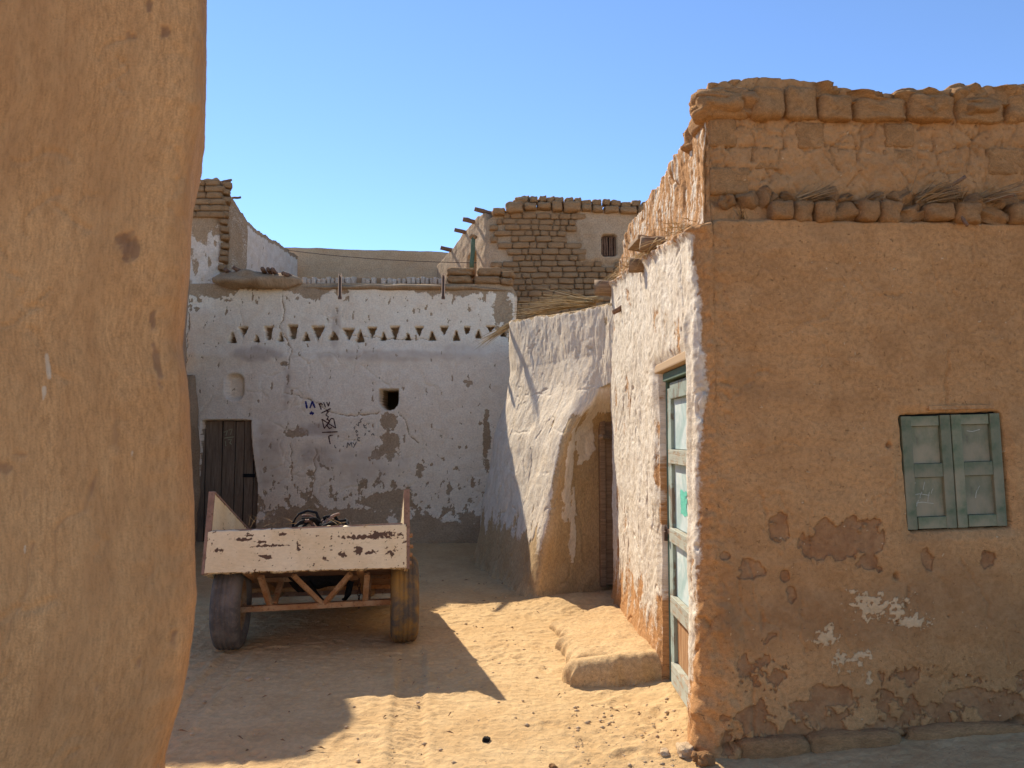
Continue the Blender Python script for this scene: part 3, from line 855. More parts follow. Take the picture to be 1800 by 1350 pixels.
# coping of large bricks and mud daub
s = -0.02
while s < 2.5:
    w = random.uniform(0.17, 0.30)
    fac_brick(s, s + w - 0.008, 3.20, 3.345 + 0.03 * math.cos((s - 0.15) * 4.3) + random.uniform(-.02, .02), -0.012 + random.uniform(-.015, .02), 0.30, M['house_brick'], BRF2, tilt=0.04)
    if random.random() < 0.5:
        a = s + random.uniform(-0.05, w * 0.7)
        fac_brick(a, a + random.uniform(0.14, 0.26), 3.19 + random.uniform(0, .06), 3.34, 0.012, 0.2, M['house_brick'], LUMP, 'mud_lump', 0.3)
    s += w
s = -0.05
while s < 2.5:
    w = random.uniform(0.10, 0.30)
    if random.random() < 0.6:
        fac_brick(s, s + w, 3.29 + random.uniform(-.01, .015), 3.405 + 0.035 * math.cos((s - 0.15) * 4.3) + random.uniform(-.02, .015), -0.015, 0.34, M['house_brick'], LUMP, 'mud_lump', 0.08)
    s += w
# mud lumps on the shoulder of the corner
for y, z, w in ((3.98, 3.30, 0.28), (4.22, 3.24, 0.24)):
    brick(under(house, (1.14, y, z)), (0.34, w, 0.15), M['brick_red'], house, 0, LUMP, 'mud_lump', 0.15)
# straw tufts poking from the roof line
for i, (px, py, dx, n, L) in enumerate(((1445, 345, 0.8, 26, 0.12), (1425, 350, 0.9, 16, 0.14), (1640, 345, 0.6, 30, 0.16), (1650, 352, 0.9, 24, 0.14), (1705, 350, -0.4, 14, 0.12), (1740, 350, 0.9, 22, 0.2), (1320, 378, -0.3, 8, 0.08), (1545, 350, 0.6, 10, 0.1))):
    u_, z_ = HP.pix(px, py); p, a = fac_pt(u_ - U_C - 0.04, z_, -0.04)
    blades('straw_tuft', int(n * 1.6), under(house, p), (dx, -0.75, 0.30), L * 1.25, 0.22, 0.0042, M['straw_tuft'], house, 100 + i, 0.1, 0.018)
for i, (px, py, dx, dz) in enumerate(((1680, 368, 0.25, -0.9), (1655, 338, 0.9, 0.6), (1735, 350, 1.0, 0.05))):
    u_, z_ = HP.pix(px, py); p, a = fac_pt(u_ - U_C, z_, 0.0); q = p + Vector((dx * 0.11, -0.05, dz * 0.11))
    log('stick', under(house, p), under(house, q), 0.009, M['wood_stick'], house, 40 + i)
for i in range(9):
    y = 4.15 + 0.33 * i
    zl = 2.66 + 0.115 * (y - 3.85)
    blades('straw_tuft', 22, under(house, (0.955, y, zl + 0.02)), (-0.4, random.choice((-1, 1)) * 0.8, -0.05), 0.2, 0.25, 0.0032, M['straw'], house, 140 + i, 0.25, 0.03)
# beam ends along the side wall
def beam_end(px, py, out, r, y_in=0.25, dz=0.0):
    k = HP.pix(px, py); x, y = HP(np.array([k[0]])); x, y = float(x[0]), float(y[0])
    return log('roof_beam', under(house, (x + y_in, y, k[1] - dz)), under(house, (x - out, y, k[1] + dz)), r, M['wood_log'], house, int(px))
beam_end(1131, 466, 0.10, 0.055)
beam_end(1150, 428, 0.09, 0.045)
beam_end(1062, 507, 0.16, 0.075)
log('roof_beam', under(house, (1.1, 6.55, 2.76)), under(house, (0.865, 6.53, 2.62)), 0.022, M['wood_stick'], house, 91)
part_box('roof_plank', (0.22, 0.34, 0.035), under(house, (0.93, 5.16, 2.86)), M['wood_log'], house, (0.03, 0.15, 0.05), 0.006)
# foot course of long flat stones
s = 0.07
for w in (0.34, 0.46, 0.62, 0.5, 0.5):
    p, a = fac_pt(s + w / 2, 0.035 + 0.045 * s, -0.02)
    brick(under(house, p), (w, 0.16, 0.15), M['brick_red'], house, a, BRN, 'base_stone', 0.02); s += w + 0.01
for px, py, k in ((1240, 1338, 0.05), (1226, 1334, 0.035)):
    g = gnd(px, py, 0.03); brick(under(house, (g.x, max(g.y, 3.72), 0.04)), (k * 1.5, k * 1.3, k * 1.2), M['brick_red'], house, 0.3, LUMP, 'mud_lump', 0.4)

# ---- shutters
def fac_frame(u, z, off):
    x, y = HP(np.array([u])); x2, y2 = HP(np.array([u + 0.05]))
    a = math.atan2(float(y2[0] - y[0]), float(x2[0] - x[0]))
    return Vector((float(x[0]) + math.sin(a) * off, float(y[0]) - math.cos(a) * off, z)), a
wc, wa = fac_frame((WU0 + WU1) / 2, (WZ0 + WZ1) / 2, -0.055)
WW, WH = WU1 - WU0, WZ1 - WZ0
window = part_box('window', (WW + 0.02, 0.02, WH + 0.02), under(house, wc), M['dark'], house, (0, -0.035, wa), 0.0)
window['label'] = 'closed pair of weathered grey green wooden shutters'
def wbox(name, x, z, sx, sz, y, d, mat):
    # local to the window; a slight shear follows the leaning opening
    return part_box(name, (sx, d, sz), (x - (z - WH / 2) * 0.015 + 0.004, y, z), mat, window, (0, 0.006, 0), 0.0025)
for sd in (-1, 1):
    cx = sd * WW / 4; lw = WW / 2 - 0.006
    st = 0.052
    wbox('stile', cx - lw / 2 + st / 2, 0, st, WH - 0.006, -0.034, 0.026, M['shutter'])
    wbox('stile', cx + lw / 2 - st / 2, 0, st, WH - 0.006, -0.034, 0.026, M['shutter'])
    iw = lw - 2 * st
    for z, h in ((WH / 2 - 0.03, 0.05), (0.008, 0.068), (-WH / 2 + 0.034, 0.058)):
        wbox('rail', cx, z, iw - 0.002, h, -0.033, 0.024, M['shutter'])
    for z0, z1 in ((0.045, WH / 2 - 0.058), (-WH / 2 + 0.066, -0.03)):
        wbox('panel', cx, (z0 + z1) / 2, iw + 0.004, z1 - z0 + 0.004, -0.022, 0.014, M['shutter_panel'])
# scratched marks on the shutters
sk = []
def wmark(pts):
    sk.append([(Vector((x, -0.0315, z)), (0, -1, 0)) for x, z in pts])
for x0, z0, L in ((-0.20, -0.10, 0.05), (-0.17, -0.13, 0.03), (-0.15, -0.09, 0.04), (-0.13, -0.15, 0.05), (-0.19, -0.17, 0.03), (-0.11, -0.11, 0.025), (0.12, -0.14, 0.04), (0.135, -0.10, 0.02)):
    wmark([(x0, z0), (x0 + 0.004, z0 + L * 0.5), (x0 + 0.012, z0 + L)])
wmark([(-0.21, -0.115), (-0.17, -0.108), (-0.12, -0.118)]); wmark([(-0.20, -0.155), (-0.16, -0.15), (-0.10, -0.16)]); wmark([(0.10, 0.20), (0.13, 0.195), (0.17, 0.205)])
ribbons('scratched_marks', sk, 0.0028, M['chalk_white'], window)
lp, la = fac_frame((WU0 + WU1) / 2 + 0.05, WZ1 + 0.035, -0.004)
part_box('lintel_board', (0.34, 0.03, 0.022), under(house, lp), M['brick_red'], house, (0, -0.02, la), 0.003)

# ---- side door (leaf faces -X)
dy0, dy1 = 4.06, 4.93
XD = 0.93 + 0.085
door = part_box('door', (0.03, dy1 - dy0 - 0.05, DZ1 - 0.06), under(house, (XD + 0.022, (dy0 + dy1) / 2, 0.03 + (DZ1 - 0.06) / 2)), M['door_stile'], house, None, 0.003)
door['label'] = 'tall panelled door with flaking pale blue paint and bare lower panel'
def dbox(name, y, z, sy, sz, x, d, mat, bev=0.004):
    return part_box(name, (d, sy, sz), Vector((x, y, z)) - Vector((XD + 0.022, (dy0 + dy1) / 2, 0.03 + (DZ1 - 0.06) / 2)), mat, door, None, bev)
LY1 = dy1 - 0.05; LY0 = dy0 + 0.02
dbox('stile', LY1 - 0.05, 0.96, 0.10, 1.80, XD - 0.012, 0.034, M['door_stile'])
dbox('stile', LY0 + 0.05, 0.96, 0.10, 1.80, XD - 0.012, 0.034, M['door_stile'])
ry = (LY0 + LY1) / 2; rw = LY1 - LY0 - 0.2
for z, h, mt in ((1.84, 0.10, 'door_stile'), (1.435, 0.085, 'door_rail'), (0.955, 0.085, 'door_rail'), (0.535, 0.10, 'door_rail'), (0.12, 0.13, 'door_rail')):
    dbox('rail', ry, z, rw + 0.05 if mt == 'door_rail' else rw - 0.004, h, XD - 0.014 - (0.010 if mt == 'door_rail' else 0), 0.04, M[mt])
for z0, z1, mt in ((1.48, 1.79, 'door_panel'), (1.0, 1.392, 'door_panel'), (0.586, 0.912, 'door_panel'), (0.186, 0.484, 'door_wood')):
    dbox('panel', ry, (z0 + z1) / 2, rw - 0.002, z1 - z0, XD + 0.002, 0.02, M[mt])
dbox('frame_post', dy1 - 0.016, 0.98, 0.028, 1.92, XD - 0.005, 0.05, M['door_green'])
dbox('frame_head', ry, DZ1 - 0.045, dy1 - dy0 - 0.06, 0.05, XD - 0.02, 0.07, M['door_green'])
# hasp and padlock
dbox('hasp', LY1 - 0.02, 0.965, 0.13, 0.030, XD - 0.036, 0.012, M['iron'])
dbox('padlock', LY1 + 0.005, 0.935, 0.035, 0.06, XD - 0.05, 0.022, M['iron'], 0.006)
tube('lock_shackle', [Vector(p) - Vector((XD + 0.022, (dy0 + dy1) / 2, 0.03 + (DZ1 - 0.06) / 2)) for p in ((XD - 0.05, LY1 - 0.008, 0.96), (XD - 0.05, LY1 - 0.006, 0.99), (XD - 0.05, LY1 + 0.008, 1.0), (XD - 0.05, LY1 + 0.02, 0.99), (XD - 0.05, LY1 + 0.022, 0.96))], 0.004, M['iron'], door, 6)
def dmark(y, z): return Vector((XD - 0.0095, y, z)) - Vector((XD + 0.022, (dy0 + dy1) / 2, 0.03 + (DZ1 - 0.06) / 2))
gp = []
for k in range(7):
    z = 1.11 + 0.019 * k; e0 = LY1 - 0.25 - 0.03 * random.random(); e1 = LY1 - 0.40 - 0.05 * random.random()
    gp.append([(dmark(e0 + (e1 - e0) * f_, z + 0.006 * math.sin(9 * f_ + k)) - Vector((0.0004 * k, 0, 0)), (-1, 0, 0)) for f_ in (0, 0.2, 0.4, 0.6, 0.8, 1)])
ribbons('turquoise_smear', gp, 0.030, M['green_paint'], door)
# worn lintel board above the door
part_box('lintel', (0.09, dy1 - dy0 + 0.12, 0.055), under(house, (0.972, (dy0 + dy1) / 2 + 0.01, DZ1 + 0.012)), M['tan_mud'], house, (0.0, 0.12, 0.0), 0.01)

# ================================================================== MUD BENCH by the side wall
def build_bench():
    xs = np.linspace(0.1, 1.0, 130); ys = np.linspace(4.72, 6.9, 260)
    X, Y = np.meshgrid(xs, ys, indexing='ij')
    left = np.interp(Y, [4.8, 4.95, 5.1, 5.6, 6.0, 6.4, 6.6, 6.9], [0.48, 0.38, 0.36, 0.36, 0.36, 0.32, 0.5, 0.9]) + 0.10 * fbm(Y * 2.6, X * 0 + 1, 3, 3) + 0.03 * gnoise(Y * 9, X * 2, 4)
    near = 4.93 + 0.03 * fbm(X * 6, Y * 0 + 2, 2, 8)
    d = np.minimum(X - left, Y - near)
    m = np.clip(d / 0.095, -1, 1); m = np.where(m > 0, np.sqrt(np.clip(1 - (1 - m) ** 2, 0, 1)), m)
    H = 0.118 + 0.05 * sstep(0.4, 0.9, X) - 0.06 * sstep(5.2, 6.6, Y)
    H = H + 0.018 * fbm(X * 5, Y * 4, 3, 5) + 0.006 * fbm(X * 22, Y * 22, 3, 6)
    # rounded front lump
    H = H + 0.02 * np.exp(-((Y - 5.02) / 0.09) ** 2) - 0.028 * np.exp(-((Y - 5.16 - 0.10 * (X - 0.4)) / 0.035) ** 2) * sstep(0.75, 0.5, X)
    Z = np.where(m > 0, H * m, -0.06)
    B = np.stack([X, Y, Z], -1)
    o = sheet('mud_bench', B, np.zeros_like(X), M['bench'], None, uv=(X, Y), close=False)
    tag(o, 'low rounded mud step built along the foot of the sunlit white wall', 'mud step')
build_bench()

# ================================================================== WHITE ANNEX between the house and the back wall
annex = empty('mud_annex', (0.6, 9.0, 0))
tag(annex, 'sunlit whitewashed mud annex wall with sloping foot and shaded recessed doorway', 'annex')
ANNEX_PLAN = poly([(0.1, 11.2, 0.5, 11.2), (-0.2, 10.5, 0.35, 10.4), (-0.45, 9.95, 0.03, 9.6), (-0.45, 9.7, -0.05, 9.35), (-0.36, 9.3, 0.05, 9.0), (-0.1, 8.45, 0.36, 8.35),
    (0.12, 7.66, 0.66, 7.72), (0.17, 7.50, 0.72, 7.6), (0.235, 7.43, 0.76, 7.52), (0.33, 7.47, 0.80, 7.44), (0.60, 7.66, 0.87, 7.30), (1.02, 7.86, 0.95, 7.12), (1.45, 7.92, 1.0, 6.98)], 5)   # foot x, y and head x, y
def build_annex():
    P4 = ANNEX_PLAN
    c4 = np.concatenate([[0], np.cumsum(np.linalg.norm(np.diff(P4, axis=0), axis=1))])
    q = np.linspace(0, c4[-1], 420)
    xb, yb, xt, yt = [np.interp(q, c4, P4[:, k]) for k in range(4)]
    lb = np.concatenate([[0], np.cumsum(np.hypot(np.diff(xb), np.diff(yb)))])
    kc = int(np.argmin(np.hypot(xb - 0.235, yb - 7.45)))
    ub = lb - lb[kc] + 3.85                                  # 3.85 = where the lower wall turns into the recess
    ut = np.concatenate([[0], np.cumsum(np.hypot(np.diff(xt), np.diff(yt)))])
    ct = ub
    nz = 330; tz = np.linspace(0, 1, nz)
    top = np.interp(yt, [7.0, 7.3, 9.3, 11], [2.80, 2.82, 2.95, 2.98]) + 0.03 * fbm(ut * 2, ut * 0, 3, 3)
    Z = -0.1 + tz[None, :] * (top[:, None] + 0.1)
    arch = 1.78 + 0.10 * sstep(3.9, 4.6, ct)[:, None]
    rec = sstep(3.74, 4.45, ct)[:, None]
    lo_b, hi_b = arch - 0.40 + 0.12 * rec, arch + 0.30 - 0.12 * rec
    blend = sstep(0, 1, (Z - lo_b) / (hi_b - lo_b))
    f = np.clip(0.72 * blend + 0.20 * np.clip(Z / 1.9, 0, 1) * (1 - rec) + 0.08 * np.clip(Z / 3, 0, 1), 0, 1)
    f = f / (0.92 + 0.08 * 1.0) if False else np.where(blend >= 1, 0.92 + 0.08 * np.clip(Z / 2.8, 0, 1), f)
    fs = 0.78 * np.clip(Z / 2.35, 0, 1) + 0.22 * sstep(1.45, 2.15, Z)
    f = f * rec + fs * (1 - rec)
    f = np.clip(f, 0, 1)
    X = xb[:, None] * (1 - f) + xt[:, None] * f; Y = yb[:, None] * (1 - f) + yt[:, None] * f
    U = np.repeat(ub[:, None], nz, 1); C = np.repeat(ct[:, None], nz, 1)
    B = np.stack([X, Y, Z], -1)
    D = 0.03 * fbm(U * 1.1, Z * 1.1, 3, 5) + 0.008 * fbm(U * 3.5, Z * 2.5, 4, 6) + 0.0055 * fbm(U * 12, Z * 8, 4, 7) + 0.0035 * fbm(U * 26, Z * 12, 3, 8)
    # horizontal plaster lifts
    for z0, s in ((2.02, 1), (1.62, 2), (1.18, 3)):
        zz = z0 + 0.08 * fbm(U * 2.2, U * 0, 3, 60 + s)
        D += 0.009 * (sstep(0.05, -0.05, Z - zz) - 0.5) * (0.5 + fbm(U * 4, Z * 3, 2, 70 + s))
        D -= 0.008 * np.exp(-((Z - zz) / 0.010) ** 2) * sstep(0.05, 0.3, fbm(U * 5, Z * 0, 3, 80 + s))
    D += 0.06 * np.exp(-np.clip(Z, 0, 9) / 0.14) * (0.6 + fbm(U * 4, Z * 3, 3, 9))
    recf = sstep(3.78, 3.90, C + 0.04 * fbm(Z * 5, Z * 0, 3, 2)) * sstep(1.88, 1.70, Z + 0.07 * fbm(C * 4, Z * 4, 3, 12))
    hole = fbm(U * 3.0, Z * 1.6, 5, 44) + 0.35 * fbm(U * 14, Z * 7, 4, 45)
    white = 1.0 - 0.9 * sstep(0.38, 0.62, hole)
    lowz = Z + 0.35 * fbm(U * 4, Z * 2, 4, 46) + 0.2 * fbm(U * 13, Z * 3, 3, 47)
    white = white - 1.0 * sstep(0.82, 0.30, lowz)
    # bare recess with a hanging tongue of whitewash
    patch = np.maximum(blob(U, Z, 4.10, 1.25, 0.12, 0.55, 0.3, 6, 3), blob(U, Z, 4.38, 1.55, 0.15, 0.28, 0.35, 7, 4))
    patch = np.maximum(patch, blob(U, Z, 4.24, 0.72, 0.06, 0.4, 0.45, 7, 6) * 0.8)
    white = white * (1 - recf) + recf * 0.95 * sstep(-0.2, 0.35, patch + 0.25 * fbm(U * 18, Z * 9, 4, 49))
    hairlines(D, ub, U, Z, 40, 2.0, 4.8, 0.1, 2.7, 12, 0.35, 0.012, 0.007, 0.6)
    white = np.clip(white, 0, 1) * sstep(-0.03, 0.06, (top[:, None] - Z) + 0.04 * fbm(U * 8, Z * 0, 3, 48))
    D += 0.006 * sstep(0.4, 0.6, white)
    c = dist_line(U, Z, [(4.26, 1.2), (4.28, 0.95), (4.38, 0.72), (4.40, 0.35)], 0.02, 77)
    D -= 0.012 * np.exp(-(c / 0.009) ** 2)
    o = sheet('wall', B, D, M['annex'], annex, dict(white=white), (U, Z), 0.30)
    o.location = -Vector(annex.location)
    # roof
    bm = bmesh.new()
    pts = [(0.62, 11.1, 2.80), (0.3, 9.6, 2.78), (1.05, 7.65, 2.66), (3.0, 7.7, 2.68), (3.0, 11.7, 2.80)]
    bm.faces.new([bm.verts.new(under(annex, p)) for p in pts]); r = bmesh.ops.extrude_face_region(bm, geom=bm.faces[:])
    bmesh.ops.translate(bm, vec=(0, 0, -0.12), verts=[v_ for v_ in r['geom'] if isinstance(v_, bmesh.types.BMVert)])
    bmesh.ops.recalc_face_normals(bm, faces=bm.faces[:])
    me = bpy.data.meshes.new('roof'); bm.to_mesh(me); bm.free(); link('roof', me, M['tan_mud'], annex, False)
build_annex()
adoor = part_box('door', (0.60, 0.04, 1.72), under(annex, (1.22, 7.80, 0.95)), M['dark'], annex, (0, 0, 0.12), 0.003)
for i in range(5):
    part_box('plank', (0.112, 0.03, 1.70), (-0.24 + 0.12 * i, -0.032, 0), M['wood_log'], adoor, None, 0.006)
part_box('frame_post', (0.06, 0.07, 1.74), (-0.325, -0.03, 0), M['wood_log'], adoor, None, 0.01)
part_box('lintel', (0.5, 0.10, 0.07), under(annex, (1.12, 7.70, 1.86)), M['wood_log'], annex, (0, 0, 0.1), 0.012)
log('wooden_bracket', under(annex, (0.99, 7.74, 1.54)), under(annex, (0.86, 7.5, 1.56)), 0.025, M['wood_log'], annex, 15)

# ================================================================== BACK HOUSE
back = empty('whitewashed_house', (-2.4, 11.2, 0))
BOFF = Vector(back.location)
tag(back, 'whitewashed mud house across the courtyard with a row of triangular vents', 'house')
BP = Path([(-6.6, 11.12), (-4.9, 11.12), (-4.2, 11.10), (-2.0, 11.12), (0.0, 11.15), (0.06, 11.25), (0.07, 12.2)], 1)
KB = 11.1 / FPX
TRI = [(408, 584.7, 601.6, 7, 1), (427.5, 574.7, 591.6, 8, -1), (450.6, 589, 600.6, 5, 1), (472, 574, 597, 7.4, -2), (493.3, 584.7, 599.7, 4.5, 1), (514.5, 572, 595, 8.6, -2), (537.6, 584, 599, 6.4, 1), (558.8, 573.7, 598.7, 11, -1), (585.7, 583, 598, 9.6, 1), (612.7, 577.5, 596.8, 9.6, -1), (632.7, 580, 601, 7, 1), (654, 575.6, 593, 7.7, -1), (674, 584.7, 598, 5, 1), (694, 573.7, 596.8, 7.7, -1), (717, 586, 598, 5.4, 1), (736.7, 575, 589.5, 6.5, -1), (759.4, 583, 597.8, 6, 1), (780.6, 574, 588, 6.4, -1), (801.8, 581, 598.7, 6, 1), (820.8, 574, 585, 5.2, -2), (841, 580, 593.5, 5, 1), (862.4, 572.7, 583, 7.3, -1), (885, 583, 591, 4.2, 1)]
def build_back():
    x0 = BP.pix(318, 700)[0]
    us = steps((0, x0, 0.08), (x0, BP.L - 1.0, 0.0118), (BP.L - 1.0, BP.L, 0.04))
    def top(u):
        return 3.80 + 0.02 * fbm(u * 2, u * 0, 3, 4) - 0.10 * sstep(BP.L - 1.1, BP.L - 0.98, u)
    B, U, Z = wall_base(BP, us, 3.78, 320, -0.1, top)
    D = 0.035 * fbm(U * 0.8, Z * 0.8, 3, 101) + 0.010 * fbm(U * 3, Z * 3, 4, 102) + 0.004 * fbm(U * 12, Z * 12, 4, 103)
    def p(px, py): return BP.pix(px, py)
    def bl(px, py, rx, ry, warp=0.3, ws=5, seed=0):
        u0, z0 = p(px, py); return blob(U, Z, u0, z0, rx * KB, ry * KB, warp, ws, seed)
    # rounded string bulge under the vents, foot slope
    zb = p(600, 625)[1]
    D += 0.016 * np.exp(-((Z - zb) / 0.11) ** 2)
    D += 0.10 * sstep(0.6, 0.0, Z) * (0.7 + 0.5 * fbm(U * 2, Z * 2, 3, 104))
    # whitewash and its losses
    white = np.ones_like(U)
    n = fbm(U * 2.2, Z * 2.6, 5, 111) + 0.45 * fbm(U * 9, Z * 8, 4, 112)
    white -= sstep(0.52, 0.60, n)
    fz = Z + 0.26 * fbm(U * 1.8, Z * 1.8, 4, 113) + 0.16 * fbm(U * 8, Z * 8, 4, 114)
    white -= sstep(0.52, 0.24, fz)
    hairlines(D, us, U, Z, 70, x0, BP.L - 1.0, 0.3, 3.6, 14, 0.5, 0.010, 0.008, 0.6)
    flk = fbm(U * 7, Z * 5, 5, 115, 0.62)
    white -= sstep(0.30, 0.38, flk + 0.30 * sstep(1.7, 0.6, Z) - 0.10) * (0.35 + 0.65 * sstep(1.9, 0.9, Z))
    flk2 = fbm(U * 13 + 7, Z * 6, 4, 116)
    white -= 0.9 * sstep(0.40, 0.47, flk2 + 0.10 * sstep(3.0, 3.5, Z))
    tz = top(U) - Z + 0.20 * fbm(U * 1.7, Z * 1.5, 4, 117) + 0.07 * fbm(U * 11, Z * 3, 4, 118)
    white -= sstep(0.17, 0.05, tz)
    for i, (px, py, rx, ry) in enumerate([(684, 740, 15, 14), (684, 782, 17, 26), (660, 800, 10, 9), (668, 883, 34, 17), (700, 880, 22, 22), (525, 905, 60, 14), (500, 640, 8, 5), (388, 505, 22, 26), (368, 490, 14, 22), (520, 762, 20, 8), (546, 900, 12, 22), (630, 905, 60, 10), (770, 930, 60, 10), (600, 505, 16, 14), (880, 540, 12, 40), (893, 560, 8, 40), (855, 770, 7, 50)]):
        white -= sstep(-0.35, 0.40, bl(px, py, rx, ry, 0.42, 8, i) + 0.45 * fbm(U * 22, Z * 22, 4, 119))
    stain = np.zeros_like(U)
    for i, (px, py, rx, ry, a) in enumerate([(450, 622, 60, 16, 0.62), (560, 755, 40, 20, 0.6), (505, 690, 10, 60, 0.45), (560, 800, 50, 26, 0.5), (690, 625, 180, 14, 0.45), (590, 570, 10, 50, 0.45), (820, 620, 60, 20, 0.4), (470, 800, 40, 80, 0.42), (640, 820, 80, 40, 0.4)]):
        stain = np.maximum(stain, a * sstep(-0.3, 0.6, bl(px, py, rx, ry, 0.25, 4, 40 + i)))
    stain += 0.16 * fbm(U * 1.2, Z * 5, 4, 121)
    white = np.clip(white, 0, 1)
    D += 0.007 * sstep(0.4, 0.6, white)
    # vents
    for (px, y0, y1, hw, kind) in TRI:
        u0, zt = p(px, y0); _, zb_ = p(px, y1); h = zt - zb_; w = hw * KB
        loc = (np.abs(U - u0) < w + 0.1) & (Z > zb_ - 0.1) & (Z < zt + 0.1)
        f = (Z[loc] - zb_) / h
        jx = 0.010 * gnoise(U[loc] * 25, Z[loc] * 25, int(px))
        if kind == 1: hwz = w * (1 - f) + 0.006
        elif kind == -1: hwz = w * f + 0.008
        else: hwz = w * (0.55 + 0.45 * f)
        ins = sstep(-0.005, 0.005, hwz - np.abs(U[loc] - u0 + jx)) * sstep(-0.04, 0.02, f) * sstep(1.04, 0.98, f)
        D[loc] -= ins * 0.24
        white[loc] *= 1 - 0.95 * ins
    # dark square hole, flat above and round below
    u0, z1 = p(684, 684); _, z0 = p(684, 721); w = 16.5 * KB
    f = (Z - z0) / (z1 - z0); hwz = np.where(f > 0.45, w, w * np.sqrt(np.clip(1 - ((0.45 - f) / 0.45) ** 2, 0, 1)))
    ins = sstep(-0.008, 0.008, hwz - np.abs(U - u0)) * sstep(-0.01, 0.02, f) * sstep(1.02, 0.98, f)
    D = D - ins * 0.70; white *= 1 - ins; hole_in = ins
    # blind niche
    u0, z0 = p(412, 680)
    nb = rect_in(U, Z, u0 - 15 * KB, u0 + 14 * KB, z0 - 21 * KB, z0 + 21 * KB, 0.035, 0.09)
    D -= 0.11 * nb
    # door opening
    ins = door_mask(U, Z)
    D = D * (1 - 0.5 * ins) - 0.20 * ins
    ud0, zd = p(353, 745); ud1, _ = p(444, 745)
    rim = rect_in(U, Z, ud0 - 0.05, ud1 + 0.06, -0.2, zd + 0.06, 0.06, 0.1) * (1 - ins)
    D += 0.02 * rim
    white = np.where(ins > 0.5, 0, white)
    # cracks
    for i, ln in enumerate([[(497, 520), (500, 555), (492, 575), (505, 600), (512, 620), (508, 650)], [(500, 692), (540, 700), (575, 720), (605, 731), (645, 730), (668, 726)], [(700, 724), (712, 745), (722, 765), (735, 780)], [(332, 548), (328, 640)], [(513, 780), (512, 845)], [(555, 790), (552, 850), (540, 880)], [(620, 590), (690, 596), (760, 598)]]):
        c = dist_line(U, Z, [p(*q) for q in ln], 0.03, 130 + i, 9)
        D -= 0.016 * np.exp(-(c / 0.011) ** 2)
        white = np.minimum(white, 1 - 0.75 * np.exp(-(c / 0.010) ** 2))
    o = sheet('wall', B, D, M['back'], back, dict(white=white, stain=np.clip(stain, 0, 1)), (U, Z), 1.1, cut=(hole_in > 0.97))
    o.location = -BOFF
    return us, U, Z, D
def door_mask(U, Z):
    zt = BP.pix(400, 741)[1]
    l0 = BP.pix(356, 745)[0]; l1 = BP.pix(341, 900)[0]; r0 = BP.pix(441, 745)[0]; r1 = BP.pix(450, 900)[0]
    f = np.clip((zt - Z) / 1.25, 0, 1.2)
    lo = l0 + (l1 - l0) * f; hi = r0 + (r1 - r0) * np.clip(f * 1.4, 0, 1) ** 1.5
    arch = zt + 0.02 * np.cos((U - (lo + hi) / 2) / 0.4)
    return sstep(-0.015, 0.015, U - lo) * sstep(-0.015, 0.015, hi - U) * sstep(-0.012, 0.012, arch - Z)
_bu, _bU, _bZ, _bD = build_back()
def back_surface(px, py, off=0.004):
    u, z = BP.pix(px, py)
    i = int(np.argmin(np.abs(_bu - u))); row = _bZ[i]; k = int(np.argmin(np.abs(row - z)))
    x, y = BP(np.array([u]))
    dd = float(np.max(_bD[max(i - 1, 0):i + 2, max(k - 1, 0):k + 2]))
    return Vector((float(x[0]), float(y[0]) - dd - off, z))
# door of upright planks
zd = BP.pix(400, 741)[1]
dmid = back_surface(398, 800)
bdoor = part_box('door', (0.98, 0.03, zd + 0.02), under(back, (at(398, 800, 11.25).x, 11.27, (zd + 0.02) / 2)), M['dark'], back, None, 0)
bdoor['label'] = 'low plank door of grey weathered boards'
edges = [338, 362, 391, 414, 430, 447, 462]
for a, b in zip(edges[:-1], edges[1:]):
    xa, xb_ = at(a, 800, 11.24).x, at(b, 800, 11.24).x
    part_box('plank', (xb_ - xa - 0.014, 0.035, zd + random.uniform(-0.01, 0.02)), Vector(((xa + xb_) / 2, 11.235 + random.uniform(-.004, .004), (zd + 0.01) / 2)) - BOFF - bdoor.location, M['wood_grey'], bdoor, (0, random.uniform(-.006, .006), 0), 0.006)
hp_ = at(437, 836, 11.19)
part_box('hasp', (0.17, 0.012, 0.05), Vector((hp_.x, 11.205, hp_.z)) - BOFF - bdoor.location, M['black_leather'], bdoor, None, 0.004)
ck = []
for st in ([(393, 760), (400, 757), (397, 766)], [(402, 756), (408, 754), (405, 764)], [(394, 770), (411, 768)], [(396, 775), (397, 784)], [(401, 773), (407, 772), (404, 779), (407, 781)]):
    pts = []
    for (a, b), (c, d_) in zip(st[:-1], st[1:]):
        for k in range(3): pts.append((a + (c - a) * k / 3, b + (d_ - b) * k / 3))
    pts.append(st[-1])
    ck.append([(Vector(at(x, y, 11.205)) - BOFF - bdoor.location, (0, -1, 0)) for x, y in pts])
ribbons('chalk_numerals', ck, 0.014, M['chalk'], bdoor)

# the unlit store room behind the square hole
hx = at(684, 700, 11.7)
bm = bmesh.new(); box_bm(bm, (1.2, 1.3, 1.4), (0, 0, 0))
bmesh.ops.delete(bm, geom=[f_ for f_ in bm.faces if f_.normal.y < -0.9], context='FACES')
me = bpy.data.meshes.new('store_room'); bm.to_mesh(me); bm.free()
o = link('store_room', me, M['grey_mud'], back, False); o.location = Vector((hx.x, 12.15, hx.z)) - BOFF
